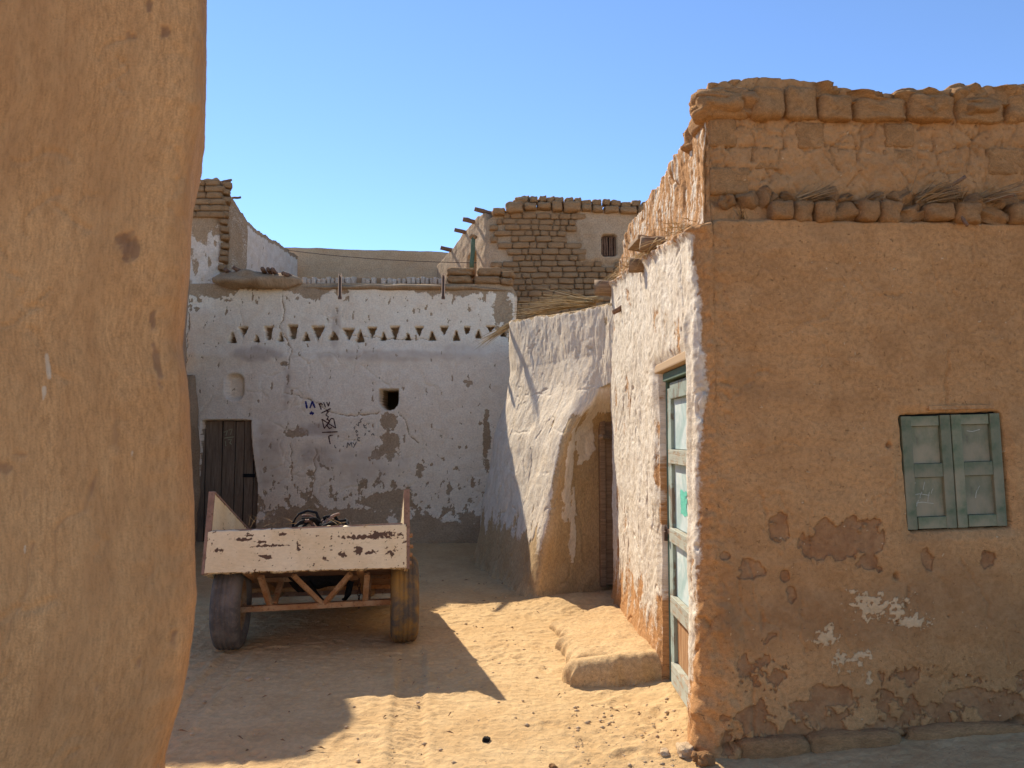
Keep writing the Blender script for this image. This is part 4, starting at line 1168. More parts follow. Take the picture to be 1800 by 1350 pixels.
# painted and scratched writing
def zz5(pts): return [(320 + x / 5.193, 540 + y / 5.193) for x, y in pts]
def zz6(pts): return [(600 + x / 5.194, 540 + y / 5.194) for x, y in pts]
def write(name, strokes, width, mat):
    out = []
    for st in strokes:
        pts = []
        for (a, b), (c, d_) in zip(st[:-1], st[1:]):
            n_ = max(1, int(math.hypot(c - a, d_ - b) / 1.6))
            for k in range(n_): pts.append((a + (c - a) * k / n_, b + (d_ - b) * k / n_))
        pts.append(st[-1])
        out.append([(back_surface(x, y, 0.006) - BOFF, (0, -1, 0)) for x, y in pts])
    return ribbons(name, out, width, mat, back)
write('painted_number', [zz5([(1133, 858), (1145, 925)]), zz5([(1172, 922), (1195, 860), (1218, 920)]), zz5([(1172, 978), (1190, 952)]), zz5([(1188, 980), (1207, 962)])], 0.028, M['ink_navy'])
write('painted_symbols', [zz5([(1250, 885), (1275, 880), (1288, 893)]), zz5([(1256, 884), (1275, 935)]), zz5([(1298, 870), (1315, 915)]), zz5([(1325, 868), (1340, 905), (1352, 865)]), zz5([(1275, 968), (1362, 925)]),
    zz5([(1326, 955), (1333, 948), (1341, 956), (1333, 963), (1326, 955)]), zz5([(1330, 968), (1316, 985), (1340, 1000), (1325, 1030)]),
    zz5([(1280, 1020), (1302, 1108), (1365, 1015), (1388, 1020), (1406, 1105)]), zz5([(1284, 1025), (1404, 1103)]), zz5([(1330, 1020), (1352, 1045), (1325, 1080), (1350, 1108), (1370, 1098)]),
    zz5([(1282, 1143), (1422, 1137)]), zz5([(1340, 1180), (1355, 1172), (1378, 1168)]), zz5([(1342, 1178), (1348, 1215), (1356, 1250)])], 0.017, M['ink_brown'])
write('scratched_letters', [zz6([(52, 1285), (60, 1235), (75, 1262), (92, 1230), (100, 1278)]), zz6([(106, 1235), (124, 1258)]), zz6([(140, 1228), (112, 1284)]), zz6([(174, 1195), (156, 1190), (149, 1210), (170, 1222)]), zz6([(136, 1162), (150, 1178), (154, 1158)]),
    zz6([(135, 1128), (143, 1124), (150, 1134), (143, 1144), (134, 1138), (135, 1128)]), zz6([(130, 1090), (117, 1100), (128, 1115)]), zz6([(140, 1070), (162, 1086), (158, 1056), (185, 1048), (172, 1036), (195, 1014)]),
    zz6([(205, 1068), (214, 1100), (236, 1104)]), zz6([(210, 1085), (228, 1078)]), zz6([(246, 1128), (256, 1138), (262, 1126)]), zz6([(275, 1170), (290, 1152), (302, 1172)]), zz6([(214, 1172), (224, 1150)]), zz6([(18, 1275), (22, 1265)]),
    zz5([(1395, 1258), (1400, 1280), (1412, 1286)])], 0.012, M['ink_grey'])

# spouts
for px, i in ((595, 1), (778.5, 2)):
    a = at(px, 488, 11.18); b = at(px - 0.5, 522, 10.45)
    bm = bmesh.new()
    L = (b - a).length
    for sx, sz, x, z in ((0.050, 0.012, 0, -0.016), (0.010, 0.036, -0.020, 0.002), (0.010, 0.036, 0.020, 0.002)):
        box_bm(bm, (sx, L + 0.2, sz), (x, 0, z), None, 0.002, 0.001)
    me = bpy.data.meshes.new('drain_spout'); bm.to_mesh(me); bm.free()
    o = link('drain_spout', me, M['wood_spout'], back, False)
    mid = (a + b) / 2
    o.location = mid - BOFF + Vector((0, 0.1, 0.04))
    o.rotation_euler = (math.atan2(a.z - b.z, math.hypot(a.y - b.y, a.x - b.x)), 0, math.atan2(b.x - a.x, a.y - b.y))
# roof of the back house, bright in the sun, and the rooms' mass behind
bm = bmesh.new()
bm.faces.new([bm.verts.new(Vector(p) - BOFF) for p in ((-6.5, 11.3, 3.74), (0.0, 11.3, 3.74), (0.0, 14.7, 3.84), (-6.5, 14.7, 3.84))])
r = bmesh.ops.extrude_face_region(bm, geom=bm.faces[:])
bmesh.ops.translate(bm, vec=(0, 0, -0.15), verts=[v_ for v_ in r['geom'] if isinstance(v_, bmesh.types.BMVert)])
bmesh.ops.recalc_face_normals(bm, faces=bm.faces[:])
me = bpy.data.meshes.new('roof'); bm.to_mesh(me); bm.free(); link('roof', me, M['tan_mud'], back, False)
# rear and end walls that close the house
bm = bmesh.new()
for sz, lc in (((6.5, 0.3, 3.8), (-3.25, 14.75, 1.9)), ((0.25, 3.3, 3.68), (-6.45, 13.0, 1.84)), ((0.25, 2.4, 3.68), (-0.2, 13.4, 1.84))):
    box_bm(bm, sz, Vector(lc) - BOFF)
me = bpy.data.meshes.new('rear_wall'); bm.to_mesh(me); bm.free(); link('rear_wall', me, M['far_mud'], back, False)
# parapet of small whitened bricks on edge, set back on the roof
px = 532
while px < 776:
    w = random.uniform(6.5, 10.5)
    a = at(px, 501, 11.75); b = at(px + w - 0.8, 489.5 + random.uniform(-2.2, 2.0), 11.75)
    if random.random() < 0.93: brick(Vector(((a.x + b.x) / 2, 11.75, (a.z + b.z) / 2)) - BOFF, (b.x - a.x, 0.12, b.z - a.z), M['brick_white'], back, 0, BR, 'brick', 0.13)
    px += w * random.uniform(0.97, 1.05)
a = at(528, 503, 11.80); b = at(778, 487, 11.80)
part_box('parapet_core', (b.x - a.x, 0.1, b.z - 3.7), Vector(((a.x + b.x) / 2, 11.82, (b.z + 3.7) / 2 - 0.01)) - BOFF, M['tower'], back, None, 0.01)
# rounded mud ledge at the left end of the roof edge
def lump_along(name, pts, ry, rz, mat, parent, seed=0, n=40, seg=16, amp=0.25):
    P = poly(pts, 3); pp = Path(P[:, :2]) if False else None
    P = np.array(P); c = np.concatenate([[0], np.cumsum(np.linalg.norm(np.diff(P, axis=0), axis=1))])
    q = np.linspace(0, c[-1], n); C = np.stack([np.interp(q, c, P[:, k]) for k in range(3)], -1)
    verts = []; faces = []
    for i in range(n):
        f = i / (n - 1); tp = math.sin(math.pi * min(max(f, 0.02), 0.98)) ** 0.4
        for k in range(seg):
            an = 2 * math.pi * k / seg
            nn = 1 + amp * mnoise.noise(Vector((C[i][0] * 4, math.cos(an) * 1.2 + seed, math.sin(an) * 1.2)))
            verts.append(Vector(C[i]) + Vector((0, math.cos(an) * ry * tp * nn, math.sin(an) * rz * tp * nn)))
    for i in range(n - 1):
        for k in range(seg):
            faces.append((i * seg + k, (i + 1) * seg + k, (i + 1) * seg + (k + 1) % seg, i * seg + (k + 1) % seg))
    faces.append(tuple(range(seg))); faces.append(tuple(range(n * seg - 1, (n - 1) * seg - 1, -1)))
    me = mesh_np(name, verts, faces)
    bm = bmesh.new(); bm.from_mesh(me); bmesh.ops.recalc_face_normals(bm, faces=bm.faces[:]); bm.to_mesh(me); bm.free()
    l = me.uv_layers.new(name='uv'); co = np.array([v_.co for v_ in me.vertices]); vi = np.array([lp_.vertex_index for lp_ in me.loops])
    l.data.foreach_set('uv', np.stack([co[vi, 0], co[vi, 2] + co[vi, 1]], -1).astype(np.float32).ravel())
    return link(name, me, mat, parent)
lump_along('mud_ledge', [tuple(at(376, 492, 11.1) - BOFF), tuple(at(400, 491, 11.0) - BOFF), tuple(at(450, 493, 11.0) - BOFF), tuple(at(495, 494, 11.05) - BOFF), tuple(at(530, 495, 11.1) - BOFF)], 0.22, 0.125, M['grey_mud'], back, 3, amp=0.45)
lump_along('roof_edge', [tuple(at(500, 509, 11.2) - BOFF), tuple(at(600, 507, 11.2) - BOFF), tuple(at(700, 507, 11.2) - BOFF), tuple(at(790, 506, 11.2) - BOFF), tuple(at(900, 512, 11.2) - BOFF)], 0.16, 0.05, M['tower'], back, 5, n=60)
for i, (a, b) in enumerate((((438, 487), (410, 470)), ((404, 480), (396, 474)), ((467, 482), (461, 472)), ((476, 482), (471, 473)), ((485, 482), (479, 473)), ((513, 486), (497, 480)))):
    log('roof_stick', at(*a, 11.05) - BOFF, at(*b, 10.85) - BOFF, 0.03, M['wood_stick'], back, 60 + i)
# stair tower and the wall that runs back from it
TP = Path([(-7.0, 11.16), (-4.55, 11.15), (-4.34, 11.17), (-4.27, 11.3), (-4.16, 11.75), (-4.12, 12.0), (-4.10, 14.5)], 2)
def build_tower():
    us = steps((0, 1.9, 0.05), (1.9, 3.7, 0.013), (3.7, TP.L, 0.022))
    x, y = TP(us)
    def top(u):
        yy = np.interp(u, us, y); xx = np.interp(u, us, x)
        return np.interp(yy, [11.0, 11.17, 11.3, 11.6, 11.9, 12.3, 13.2, 14.5], [5.40, 5.40, 5.28, 5.05, 4.95, 4.90, 4.96, 5.02]) + 0.035 * fbm(u * 3.1, u * 0, 3, 3) + 0.02 * gnoise(u * 12, u * 0, 2)
    B, U, Z = wall_base(TP, us, 5.3, 150, 3.45, top)
    yy = B[..., 1]
    front = 1 - sstep(11.2, 11.32, yy)
    D = 0.03 * fbm(U * 1.5, Z * 1.5, 3, 5) + 0.012 * fbm(U * 6, Z * 5, 4, 6) + 0.008 * fbm(U * 18, Z * 14, 3, 7)
    white = np.where(yy > 11.85, 0.85, 0.25) - 0.5 * sstep(0.3, 0.5, fbm(U * 4, Z * 2.5, 4, 8))
    white = np.where(front > 0.5, sstep(4.85, 4.3, Z + 0.35 * fbm(U * 5, Z * 3, 4, 9)) * 0.85 - 0.5 * sstep(0.05, 0.3, fbm(U * 9, Z * 4, 4, 10)), white)
    white = np.where((yy > 11.3) & (yy < 11.85), 0.36 + 0.2 * fbm(U * 5, Z * 2, 3, 12), white)
    white -= 0.8 * sstep(0.10, 0.03, top(U) - Z + 0.05 * fbm(U * 9, Z * 3, 3, 11))
    D -= front * 0.03 * sstep(4.8, 4.9, Z)
    o = sheet('stair_tower_wall', B, D, M['tower'], back, dict(white=np.clip(white, 0, 1)), (U, Z), 0.28)
    o.location = -BOFF
build_tower()
zc = 5.36
for r_ in range(6):
    x = -5.0 + 0.1 * (r_ % 2)
    while x < -4.33:
        w = random.uniform(0.17, 0.25)
        brick(Vector((min(x + w / 2, -4.36), 11.20, zc - 0.045)) - BOFF, (w - 0.006, 0.16, 0.090), M['brick'], back, 0, BR, 'brick', 0.03)
        x += w
    zc -= 0.096
zc = 5.30
for r_ in range(12):                                    # ragged toothed edge down the tower's corner
    brick(Vector((-4.285 + random.uniform(-.02, .03), 11.27, zc)) - BOFF, (0.13, 0.2, 0.085), M['brick'], back, 0.4, BR, 'brick', 0.08)
    zc -= 0.105 + random.uniform(-.01, .02)
for i, (a, b, y0, y1) in enumerate((((383, 321), (407, 316), 11.35, 11.3), ((384, 321), (405, 320), 11.36, 11.3), ((398, 349), (423, 347), 11.6, 11.5), ((432, 404), (438, 401), 12.0, 11.95), ((470, 430), (476, 428), 13.2, 13.1))):
    log('roof_stick', at(*a, y0) - BOFF, at(*b, y1) - BOFF, 0.017, M['wood_stick'], back, 80 + i)
tube('white_pipe', [at(338, 297, 11.2) - BOFF, at(343, 303, 11.1) - BOFF, at(348, 312, 11.05) - BOFF, at(351, 321, 11.03) - BOFF], 0.015, M['brick_white'], back, 8)
# rounded buttress left of the plank door
lp = [at(338, 655, 11.0), at(340, 700, 10.95), at(343, 760, 10.9), at(341, 850, 10.85), at(334, 930, 10.8), at(325, 985, 10.75)]
P_ = np.array([tuple(p_) for p_ in lp])
def build_buttress():
    zs = np.linspace(-0.1, 2.45, 120); an = np.linspace(0, math.pi * 0.95, 60)
    A, Z = np.meshgrid(an, zs, indexing='ij')
    right = np.interp(Z, P_[::-1, 2], P_[::-1, 0])
    r = 0.40 + 0 * Z; r = r * np.sqrt(np.clip((2.5 - Z) / 1.3, 0, 1)) + 0.02
    nn = 1 + 0.12 * fbm(A * 2, Z * 2, 3, 3)
    X = right - r + np.cos(math.pi - A) * r * nn; Y = 11.12 - np.sin(A) * np.minimum(r, 0.34) * nn
    B = np.stack([X, Y, Z], -1)
    o = sheet('buttress', B, 0.01 * fbm(A * 8, Z * 8, 3, 8), M['grey_mud'], back, None, (A * 0.4, Z), 0.05)
    o.location = -BOFF
build_buttress()
# stone slabs on the right end of the roof edge
for (x0, x1, y0, y1) in ((785, 832, 470, 484), (838, 881, 470, 485), (785, 829, 484, 497), (832, 879, 485, 499), (881, 905, 476, 488), (879, 902, 488, 501)):
    a = at(x0, y1, 11.12); b = at(x1, y0, 11.12)
    brick(Vector(((a.x + b.x) / 2, 11.26, (a.z + b.z) / 2)) - BOFF, (b.x - a.x, 0.36, b.z - a.z), M['brick'], back, 0.02, BRN, 'stone_slab', 0.02)

# ================================================================== FAR WALL beyond the roofs
FP = Path([(-4.9, 14.75), (-0.6, 14.85)])
def build_far():
    us = np.linspace(0, FP.L, 200)
    B, U, Z = wall_base(FP, us, 5.2, 80, 3.2, lambda u: 5.27 - 0.03 * u + 0.03 * fbm(u * 1.3, u * 0, 4, 3))
    D = 0.03 * fbm(U * 1.2, Z * 1.2, 3, 5) + 0.012 * fbm(U * 6, Z * 6, 4, 6)
    o = sheet('far_mud_wall', B, D, M['far_mud'], None, None, (U, Z), 0.35)
    tag(o, 'plain grey brown mud wall against the sky behind the vented white house', 'wall')
build_far()
cb = []
for i in range(30):
    f = i / 29; p = at(478 + 400 * f, 436 + 26 * (1 - (1 - f) ** 2.2), 14.0 - 1.4 * f)
    cb.append(p)
tag(tube('overhead_cable', cb, 0.006, M['cable'], None, 6), 'thin dark cable sagging across the far wall', 'cable')

# ================================================================== BRICK UPPER ROOM
room = empty('brick_room', (0.9, 12.4, 3.6))
ROFF = Vector(room.location)
tag(room, 'unplastered mud brick upper room with small stick barred window on the roof', 'building')
YB = 11.95
# outline of the brick face as seen: left edge and top
def room_top(x): return np.interp(x, [-0.4, -0.2, 0.1, 0.5, 2.5], [4.98, 5.10, 5.16, 5.18, 5.08])
def build_room():
    P = Path([(-1.42, 14.4), (-1.25, 14.0), (-0.50, 12.25), (-0.42, 12.03), (-0.30, 11.99), (-0.1, 11.99), (3.2, 12.02)], 2)
    us = steps((0, P.L - 3.6, 0.02), (P.L - 3.6, P.L - 1.4, 0.014), (P.L - 1.4, P.L, 0.05))
    x, y = P(us)
    def top(u):
        xx = np.interp(u, us, x); yy = np.interp(u, us, y)
        side = np.interp(yy, [12.0, 12.4, 13.0, 13.6, 14.4], [5.12, 5.16, 5.06, 4.92, 4.82])
        return np.where(yy > 12.05, side, room_top(xx) + 0.03) + 0.03 * fbm(u * 4, u * 0, 3, 2)
    B, U, Z = wall_base(P, us, 5.1, 190, 3.0, top)
    X = B[..., 0]; Y = B[..., 1]
    D = 0.02 * fbm(U * 2, Z * 2, 3, 5) + 0.010 * fbm(U * 7, Z * 7, 4, 6)
    # plaster left on the right part, round the window
    face = (Y < 12.05)
    r = np.where(face, sstep(0.95, 1.12, X + 0.12 * fbm(X * 4, Z * 4, 3, 9)) * sstep(4.28, 4.40, Z + 0.1 * fbm(X * 4, Z * 4, 3, 10)), 0)
    D += 0.055 * r
    wx, wz = at(1071, 431, YB).x, at(1071, 431, YB).z
    ins = rect_in(X, Z, wx - 0.115, wx + 0.115, wz - 0.17, wz + 0.17, 0.012, 0.05)
    D -= np.where(face, 0.24 * ins, 0)
    # two openings in the sunlit left side
    for (ya, yb_, za, zb_) in ((12.45, 12.85, 3.6, 4.62), (13.35, 13.8, 3.6, 4.45)):
        ins = sstep(ya - 0.02, ya + 0.02, Y) * sstep(yb_ + 0.02, yb_ - 0.02, Y) * sstep(zb_ + 0.03, zb_ - 0.03, Z + 1.2 * (Y - (ya + yb_) / 2) ** 2)
        D -= np.where(face, 0, 0.26 * ins)
    o = sheet('wall', B, D, M['tan_mud'], room, None, (U, Z), 0.3)
    o.location = -ROFF
    return wx, wz
wx, wz = build_room()
z = 3.30; r_ = 0
while z < 5.07:
    h = random.uniform(0.082, 0.102)
    x = -0.33 + random.uniform(-.05, .03) + (0.09 if r_ % 2 else 0)
    while x < 2.3:
        w = random.choice((0.11, 0.13, 0.19, 0.22, 0.24, 0.26)) * random.uniform(0.9, 1.1)
        cx, cz = x + w / 2, z + h / 2 + 0.012 * math.sin(x * 2.1 + z * 3)
        plast = cx > 1.02 + 0.12 * math.sin(z * 9) and cz > 4.33 + 0.06 * math.sin(cx * 7)
        bare = cx < -0.10 and 4.0 < cz < 4.95 and random.random() < 0.55
        if not plast and not bare and cz + h / 2 < room_top(cx) + 0.01 and not (cx > 1.75 and z < 4.0):
            brick(Vector((cx, YB + 0.062 + random.uniform(-.014, .014), cz)) - ROFF, (w - 0.008, 0.13, h - 0.006), M['brick'], room, 0.0, BR, 'brick', 0.045)
        x += w
    z += h; r_ += 1
# coping stones and loose bricks on top
x = -0.32
while x < 2.3:
    w = random.uniform(0.14, 0.3); big = random.random() < 0.5
    t_ = float(room_top(x + w / 2))
    brick(Vector((x + w / 2, YB + 0.05, t_ + (0.03 if big else 0.02))) - ROFF, (w - 0.015, 0.28, 0.17 if big else 0.11), M['brick'], room, 0, BRN, 'brick', 0.06)
    x += w
x = 0.35
while x < 2.3:
    w = random.uniform(0.10, 0.16); t_ = float(room_top(x))
    brick(Vector((x, YB + 0.06, t_ + 0.13 + random.uniform(-.02, .02))) - ROFF, (w, 0.22, 0.10), M['brick'], room, 0, BRN, 'brick', 0.12)
    x += w + 0.01
for px, py, k in ((920, 357, 0.2), (912, 359, 0.14), (972, 357, 0.17), (905, 362, 0.12)):
    brick(at(px, py, YB + 0.1) - ROFF, (k * 1.3, k, k), M['brick'], room, random.random(), LUMP, 'mud_lump', 0.3)
for i, p_ in enumerate(((-0.45, 12.15, 5.17), (-0.66, 12.55, 5.12), (-0.83, 12.95, 5.05), (-1.13, 13.65, 4.92))):
    log('roof_stick', Vector(p_) + Vector((0.25, 0.05, -0.04)) - ROFF, Vector(p_) + Vector((-0.15, -0.06, 0.035)) - ROFF, 0.035, M['wood_stick'], room, 20 + i)
wb = part_box('window', (0.24, 0.02, 0.36), Vector((wx, YB + 0.17, wz)) - ROFF, M['dark'], room, None, 0)
for i in range(6):
    log('window_bar', (-0.095 + 0.038 * i, -0.06, -0.17), (-0.095 + 0.038 * i + random.uniform(-.01, .01), -0.06, 0.17), 0.015, M['wood_stick'], wb, i)
gp0 = at(829.5, 470, 12.1); gp1 = at(832, 416, 12.1)
log('green_post', gp0 - ROFF, gp1 - ROFF, 0.035, M['green_pole'], room, 33)
brick(gp1 - ROFF, (0.10, 0.10, 0.07), M['brick'], room, 0, LUMP, 'mud_lump', 0.3)
bm = bmesh.new()
bm.faces.new([bm.verts.new(Vector(p) - ROFF) for p in ((-0.25, 12.2, 4.86), (3.0, 12.2, 4.86), (3.0, 14.4, 4.7), (-1.2, 14.4, 4.62))])
r = bmesh.ops.extrude_face_region(bm, geom=bm.faces[:])
bmesh.ops.translate(bm, vec=(0, 0, -0.12), verts=[v_ for v_ in r['geom'] if isinstance(v_, bmesh.types.BMVert)])
bmesh.ops.recalc_face_normals(bm, faces=bm.faces[:])
me = bpy.data.meshes.new('roof'); bm.to_mesh(me); bm.free(); link('roof', me, M['tan_mud'], room, False)

# ================================================================== PALM FRONDS on the annex roof
fr = empty('palm_frond_bundle', (0.5, 9.2, 2.95)); tag(fr, 'bundle of dry palm fronds lying on top of the annex wall', 'palm fronds')
FO = Vector(fr.location)
for i in range(5):
    root = at(1050 - 6 * i, 527 + 2 * i, 8.3) if i < 4 else at(1000, 538, 8.5)
    tip = (at(930, 545, 8.9), at(945, 533, 8.9), at(955, 518, 8.9), at(915, 538, 9.0), at(905, 550, 9.05))[i]
    d = tip - root
    blades('frond', 34, root - FO, d, d.length * 1.05, 0.085, 0.0055, M['straw'], fr, 200 + i, 0.03, 0.035)
fr2 = empty('hanging_palm_frond', tuple(at(890, 578, 9.3))); tag(fr2, 'small dry palm frond hanging over the annex edge beside the triangular vents', 'palm frond')
FO2 = Vector(fr2.location)
for i, (tx, ty) in enumerate(((838, 604), (845, 598), (852, 596))):
    root = at(897, 572, 9.3); tip = at(tx, ty, 9.15); d = tip - root
    blades('leaf_spray', 14, root - FO2, d, d.length * 1.1, 0.08, 0.006, M['straw'], fr2, 300 + i, 0.06, 0.02)

# ================================================================== LEFT HOUSE beside the cart (mostly behind the near wall)
lh = empty('mud_house', (-5.0, 9.0, 0)); LO = Vector(lh.location)
tag(lh, 'tall brown mud house left of the cart, its edge just showing behind the near wall', 'house')
LP = Path([(-8.0, 7.25), (-3.45, 7.3), (-3.25, 7.33), (-3.22, 7.5), (-3.75, 8.8), (-4.70, 10.95)], 2)
def build_left_house():
    us = steps((0, 4.3, 0.1), (4.3, LP.L, 0.03)); x, y = LP(us)
    def top(u):
        yy = np.interp(u, us, y)
        return np.interp(yy, [7.2, 7.5, 8.8, 9.6, 10.3, 11], [3.50, 3.55, 4.55, 4.9, 3.6, 3.4]) + 0.05 * fbm(u * 2, u * 0, 3, 4)
    B, U, Z = wall_base(LP, us, 3.6, 120, -0.1, top)
    D = 0.05 * fbm(U * 0.9, Z * 0.9, 3, 5) + 0.012 * fbm(U * 6, Z * 6, 3, 6) + 0.06 * np.exp(-np.clip(Z, 0, 9) / 0.2)
    o = sheet('wall', B, D, M['grey_mud'], lh, None, (U, Z), 0.4); o.location = -LO
    bm = bmesh.new()
    bm.faces.new([bm.verts.new(Vector(p) - LO) for p in ((-7.9, 7.5, 3.2), (-3.5, 7.55, 3.2), (-4.9, 10.8, 3.2), (-7.9, 10.8, 3.2))])
    r = bmesh.ops.extrude_face_region(bm, geom=bm.faces[:])
    bmesh.ops.translate(bm, vec=(0, 0, -0.15), verts=[v_ for v_ in r['geom'] if isinstance(v_, bmesh.types.BMVert)])
    bmesh.ops.recalc_face_normals(bm, faces=bm.faces[:])
    me = bpy.data.meshes.new('roof'); bm.to_mesh(me); bm.free(); link('roof', me, M['tan_mud'], lh, False)
build_left_house()

# ================================================================== NEAR WALL on the left
NP_ = Path([(-3.2, 1.35), (-1.6, 1.60), (-0.80, 1.74), (-0.735, 1.765), (-0.72, 1.80), (-0.76, 1.90), (-0.98, 2.40), (-1.1, 2.55), (-3.2, 2.4)], 5).smooth(0.05)
def build_near():
    us = steps((0, 1.55, 0.04), (1.55, 2.75, 0.0055), (2.75, NP_.L, 0.03))
    B, U, Z = wall_base(NP_, us, 2.9, 460, -0.1, lambda u: 2.86 + 0.05 * fbm(u * 1.3, u * 0, 3, 3))
    # silhouette of the near corner, bellied and worn
    pr = [(360, 0), (362, 60), (356, 190), (345, 240), (335, 290), (331, 350), (327, 440), (318, 540), (312, 600), (322, 660), (325, 700), (327, 800), (330, 960), (336, 1050), (334, 1090), (328, 1150), (316, 1230), (300, 1290), (282, 1345)]
    zz = [at(a, b, 1.80).z for a, b in pr][::-1]; xx = [at(a, b, 1.80).x for a, b in pr][::-1]
    xs = np.interp(Z, zz, xx) - (-0.728)
    B[..., 0] += xs
    x, y = NP_(us)
    face = sstep(1.9, 1.78, B[..., 1]); edge = np.exp(-((U - 2.50) / 0.10) ** 2)
    D = 0.014 * fbm(U * 1.8, Z * 1.2, 3, 5) + 0.004 * fbm(U * 6, Z * 4, 4, 6) + 0.0022 * fbm(U * 34, Z * 8, 4, 7) + 0.0009 * fbm(U * 70, Z * 50, 2, 8)
    hairlines(D, us, U, Z, 60, 1.6, 2.7, 0.7, 2.8, 21, 0.14, 0.005, 0.004, 0.8)
    D += edge * (0.006 * fbm(U * 16, Z * 16, 4, 9))
    peel = np.zeros_like(U); pale = np.zeros_like(U)
    k = 1.75 / FPX
    def np_pix(px, py): return NP_.pix(px, py)
    for i, ln in enumerate([[(20, 1130), (50, 1040), (66, 985), (70, 960)], [(118, 1080), (116, 1000), (120, 930), (135, 905), (160, 900)], [(203, 870), (206, 940), (203, 1020)], [(195, 830), (175, 880), (165, 900)], [(225, 735), (230, 790)], [(190, 105), (198, 80), (215, 68), (248, 62)], [(296, 1030), (298, 1080)], [(285, 985), (278, 1010)], [(62, 700), (58, 760)], [(274, 480), (262, 525)]]):
        q = [np_pix(*p_) for p_ in ln]; c = dist_line(U, Z, q, 0.012, 20 + i, 12)
        ww = 0.55 + 0.6 * np.clip(fbm(U * 9, Z * 9, 3, 15 + i) + 0.4, 0, 1)
        D -= 0.004 * np.exp(-(c / (0.005 * ww)) ** 2)
        peel = np.maximum(peel, 0.50 * ww * np.exp(-(c / (0.007 * ww)) ** 2))
    for i, (px, py, rx, ry, a) in enumerate([(268, 440, 16, 30, 1.0), (250, 420, 18, 12, 0.9), (296, 55, 12, 12, 0.8), (240, 62, 12, 9, 0.7), (275, 8, 6, 12, 0.9), (30, 822, 18, 12, 0.7), (60, 800, 16, 6, 0.6), (190, 1205, 7, 11, 0.55), (256, 1165, 8, 10, 0.6), (238, 1262, 8, 9, 0.5), (242, 195, 8, 7, 0.5), (226, 150, 16, 14, 0.45), (314, 640, 8, 34, 1.0), (312, 560, 5, 20, 1.0), (318, 1125, 8, 22, 0.8), (230, 760, 10, 40, 0.55)]):
        u0, z0 = np_pix(px, py); b_ = blob(U, Z, u0, z0, rx * k, ry * k, 0.6, 30, i)
        peel = np.maximum(peel, 0.85 * a * sstep(-0.5, 0.6, b_ + 0.7 * fbm(U * 60, Z * 30, 4, 300 + i, 0.65))); D -= 0.004 * sstep(0, 0.3, b_) * a
    peel = np.maximum(peel, 0.5 * sstep(0.42, 0.7, fbm(U * 26, Z * 9, 3, 66)))
    for i, (px, py, rx, ry) in enumerate([(121, 640, 5, 30), (110, 690, 4, 14), (64, 966, 3, 10), (258, 795, 2, 6)]):
        u0, z0 = np_pix(px, py); pale = np.maximum(pale, 0.8 * sstep(-0.1, 0.4, blob(U, Z, u0, z0, rx * k, ry * k, 0.3, 25, 50 + i)))
    tone = np.clip(0.30 + 0.75 * fbm(U * 9, Z * 1.8, 5, 91, 0.6) + 0.4 * fbm(U * 1.7, Z * 1.5, 3, 92), 0, 0.8)
    o = sheet('near_mud_wall', B, D, M['near'], None, dict(peel=peel, pale=pale, tone=tone), (U, Z), 0.05)
    tag(o, 'large smooth orange brown mud wall filling the left edge close up', 'wall')
build_near()

# ================================================================== CART
YAW = math.radians(9.4)
cart = empty('donkey_cart', (-1.459, 5.93, gz(-1.459, 5.93)), YAW)
tag(cart, 'two wheeled cart with chipped cream tailgate, tipped forward onto its shafts', 'cart')
TILT = math.radians(-16.5)
BO = Vector((-0.055, -0.38, 0.605))
RT = Matrix.Rotation(TILT, 3, 'X')
def bp(x, y, z): return BO + RT @ Vector((x, y, z))
BW, BL, BH, TH = 1.36, 1.85, 0.57, 0.315
def bed_box(name, size, c, mat, bevel=0.004, parent=None, rot=None):
    o = part_box(name, size, bp(*c), mat, parent or cart, None, bevel)
    o.rotation_euler = (TILT, 0, 0) if rot is None else rot
    return o
def panel(name, w, h, thick, chips, seed, origin, rotz, mat, res=0.005, taper=0.0):
    """a sheet steel board, chip mask on its paint; local u along the board, z up"""
    nu, nz = int(w / res), max(8, int(h / res))
    u = np.linspace(0, w, nu); z = np.linspace(0, 1, nz)
    U, T = np.meshgrid(u, z, indexing='ij'); Z = T * (h + taper * (U / w))
    B = np.stack([U, 0 * U, Z], -1)
    D = 0.004 * fbm(U * 2.3, Z * 2.3, 3, seed) + 0.0015 * fbm(U * 9, Z * 9, 2, seed + 1)
    chip = chips(U, Z)
    o = sheet(name, B, D, mat, cart, dict(chip=chip), (U, Z), thick)
    o.matrix_local = Matrix.Translation(origin) @ RT.to_4x4() @ Matrix.Rotation(rotz, 4, 'Z')
    return o
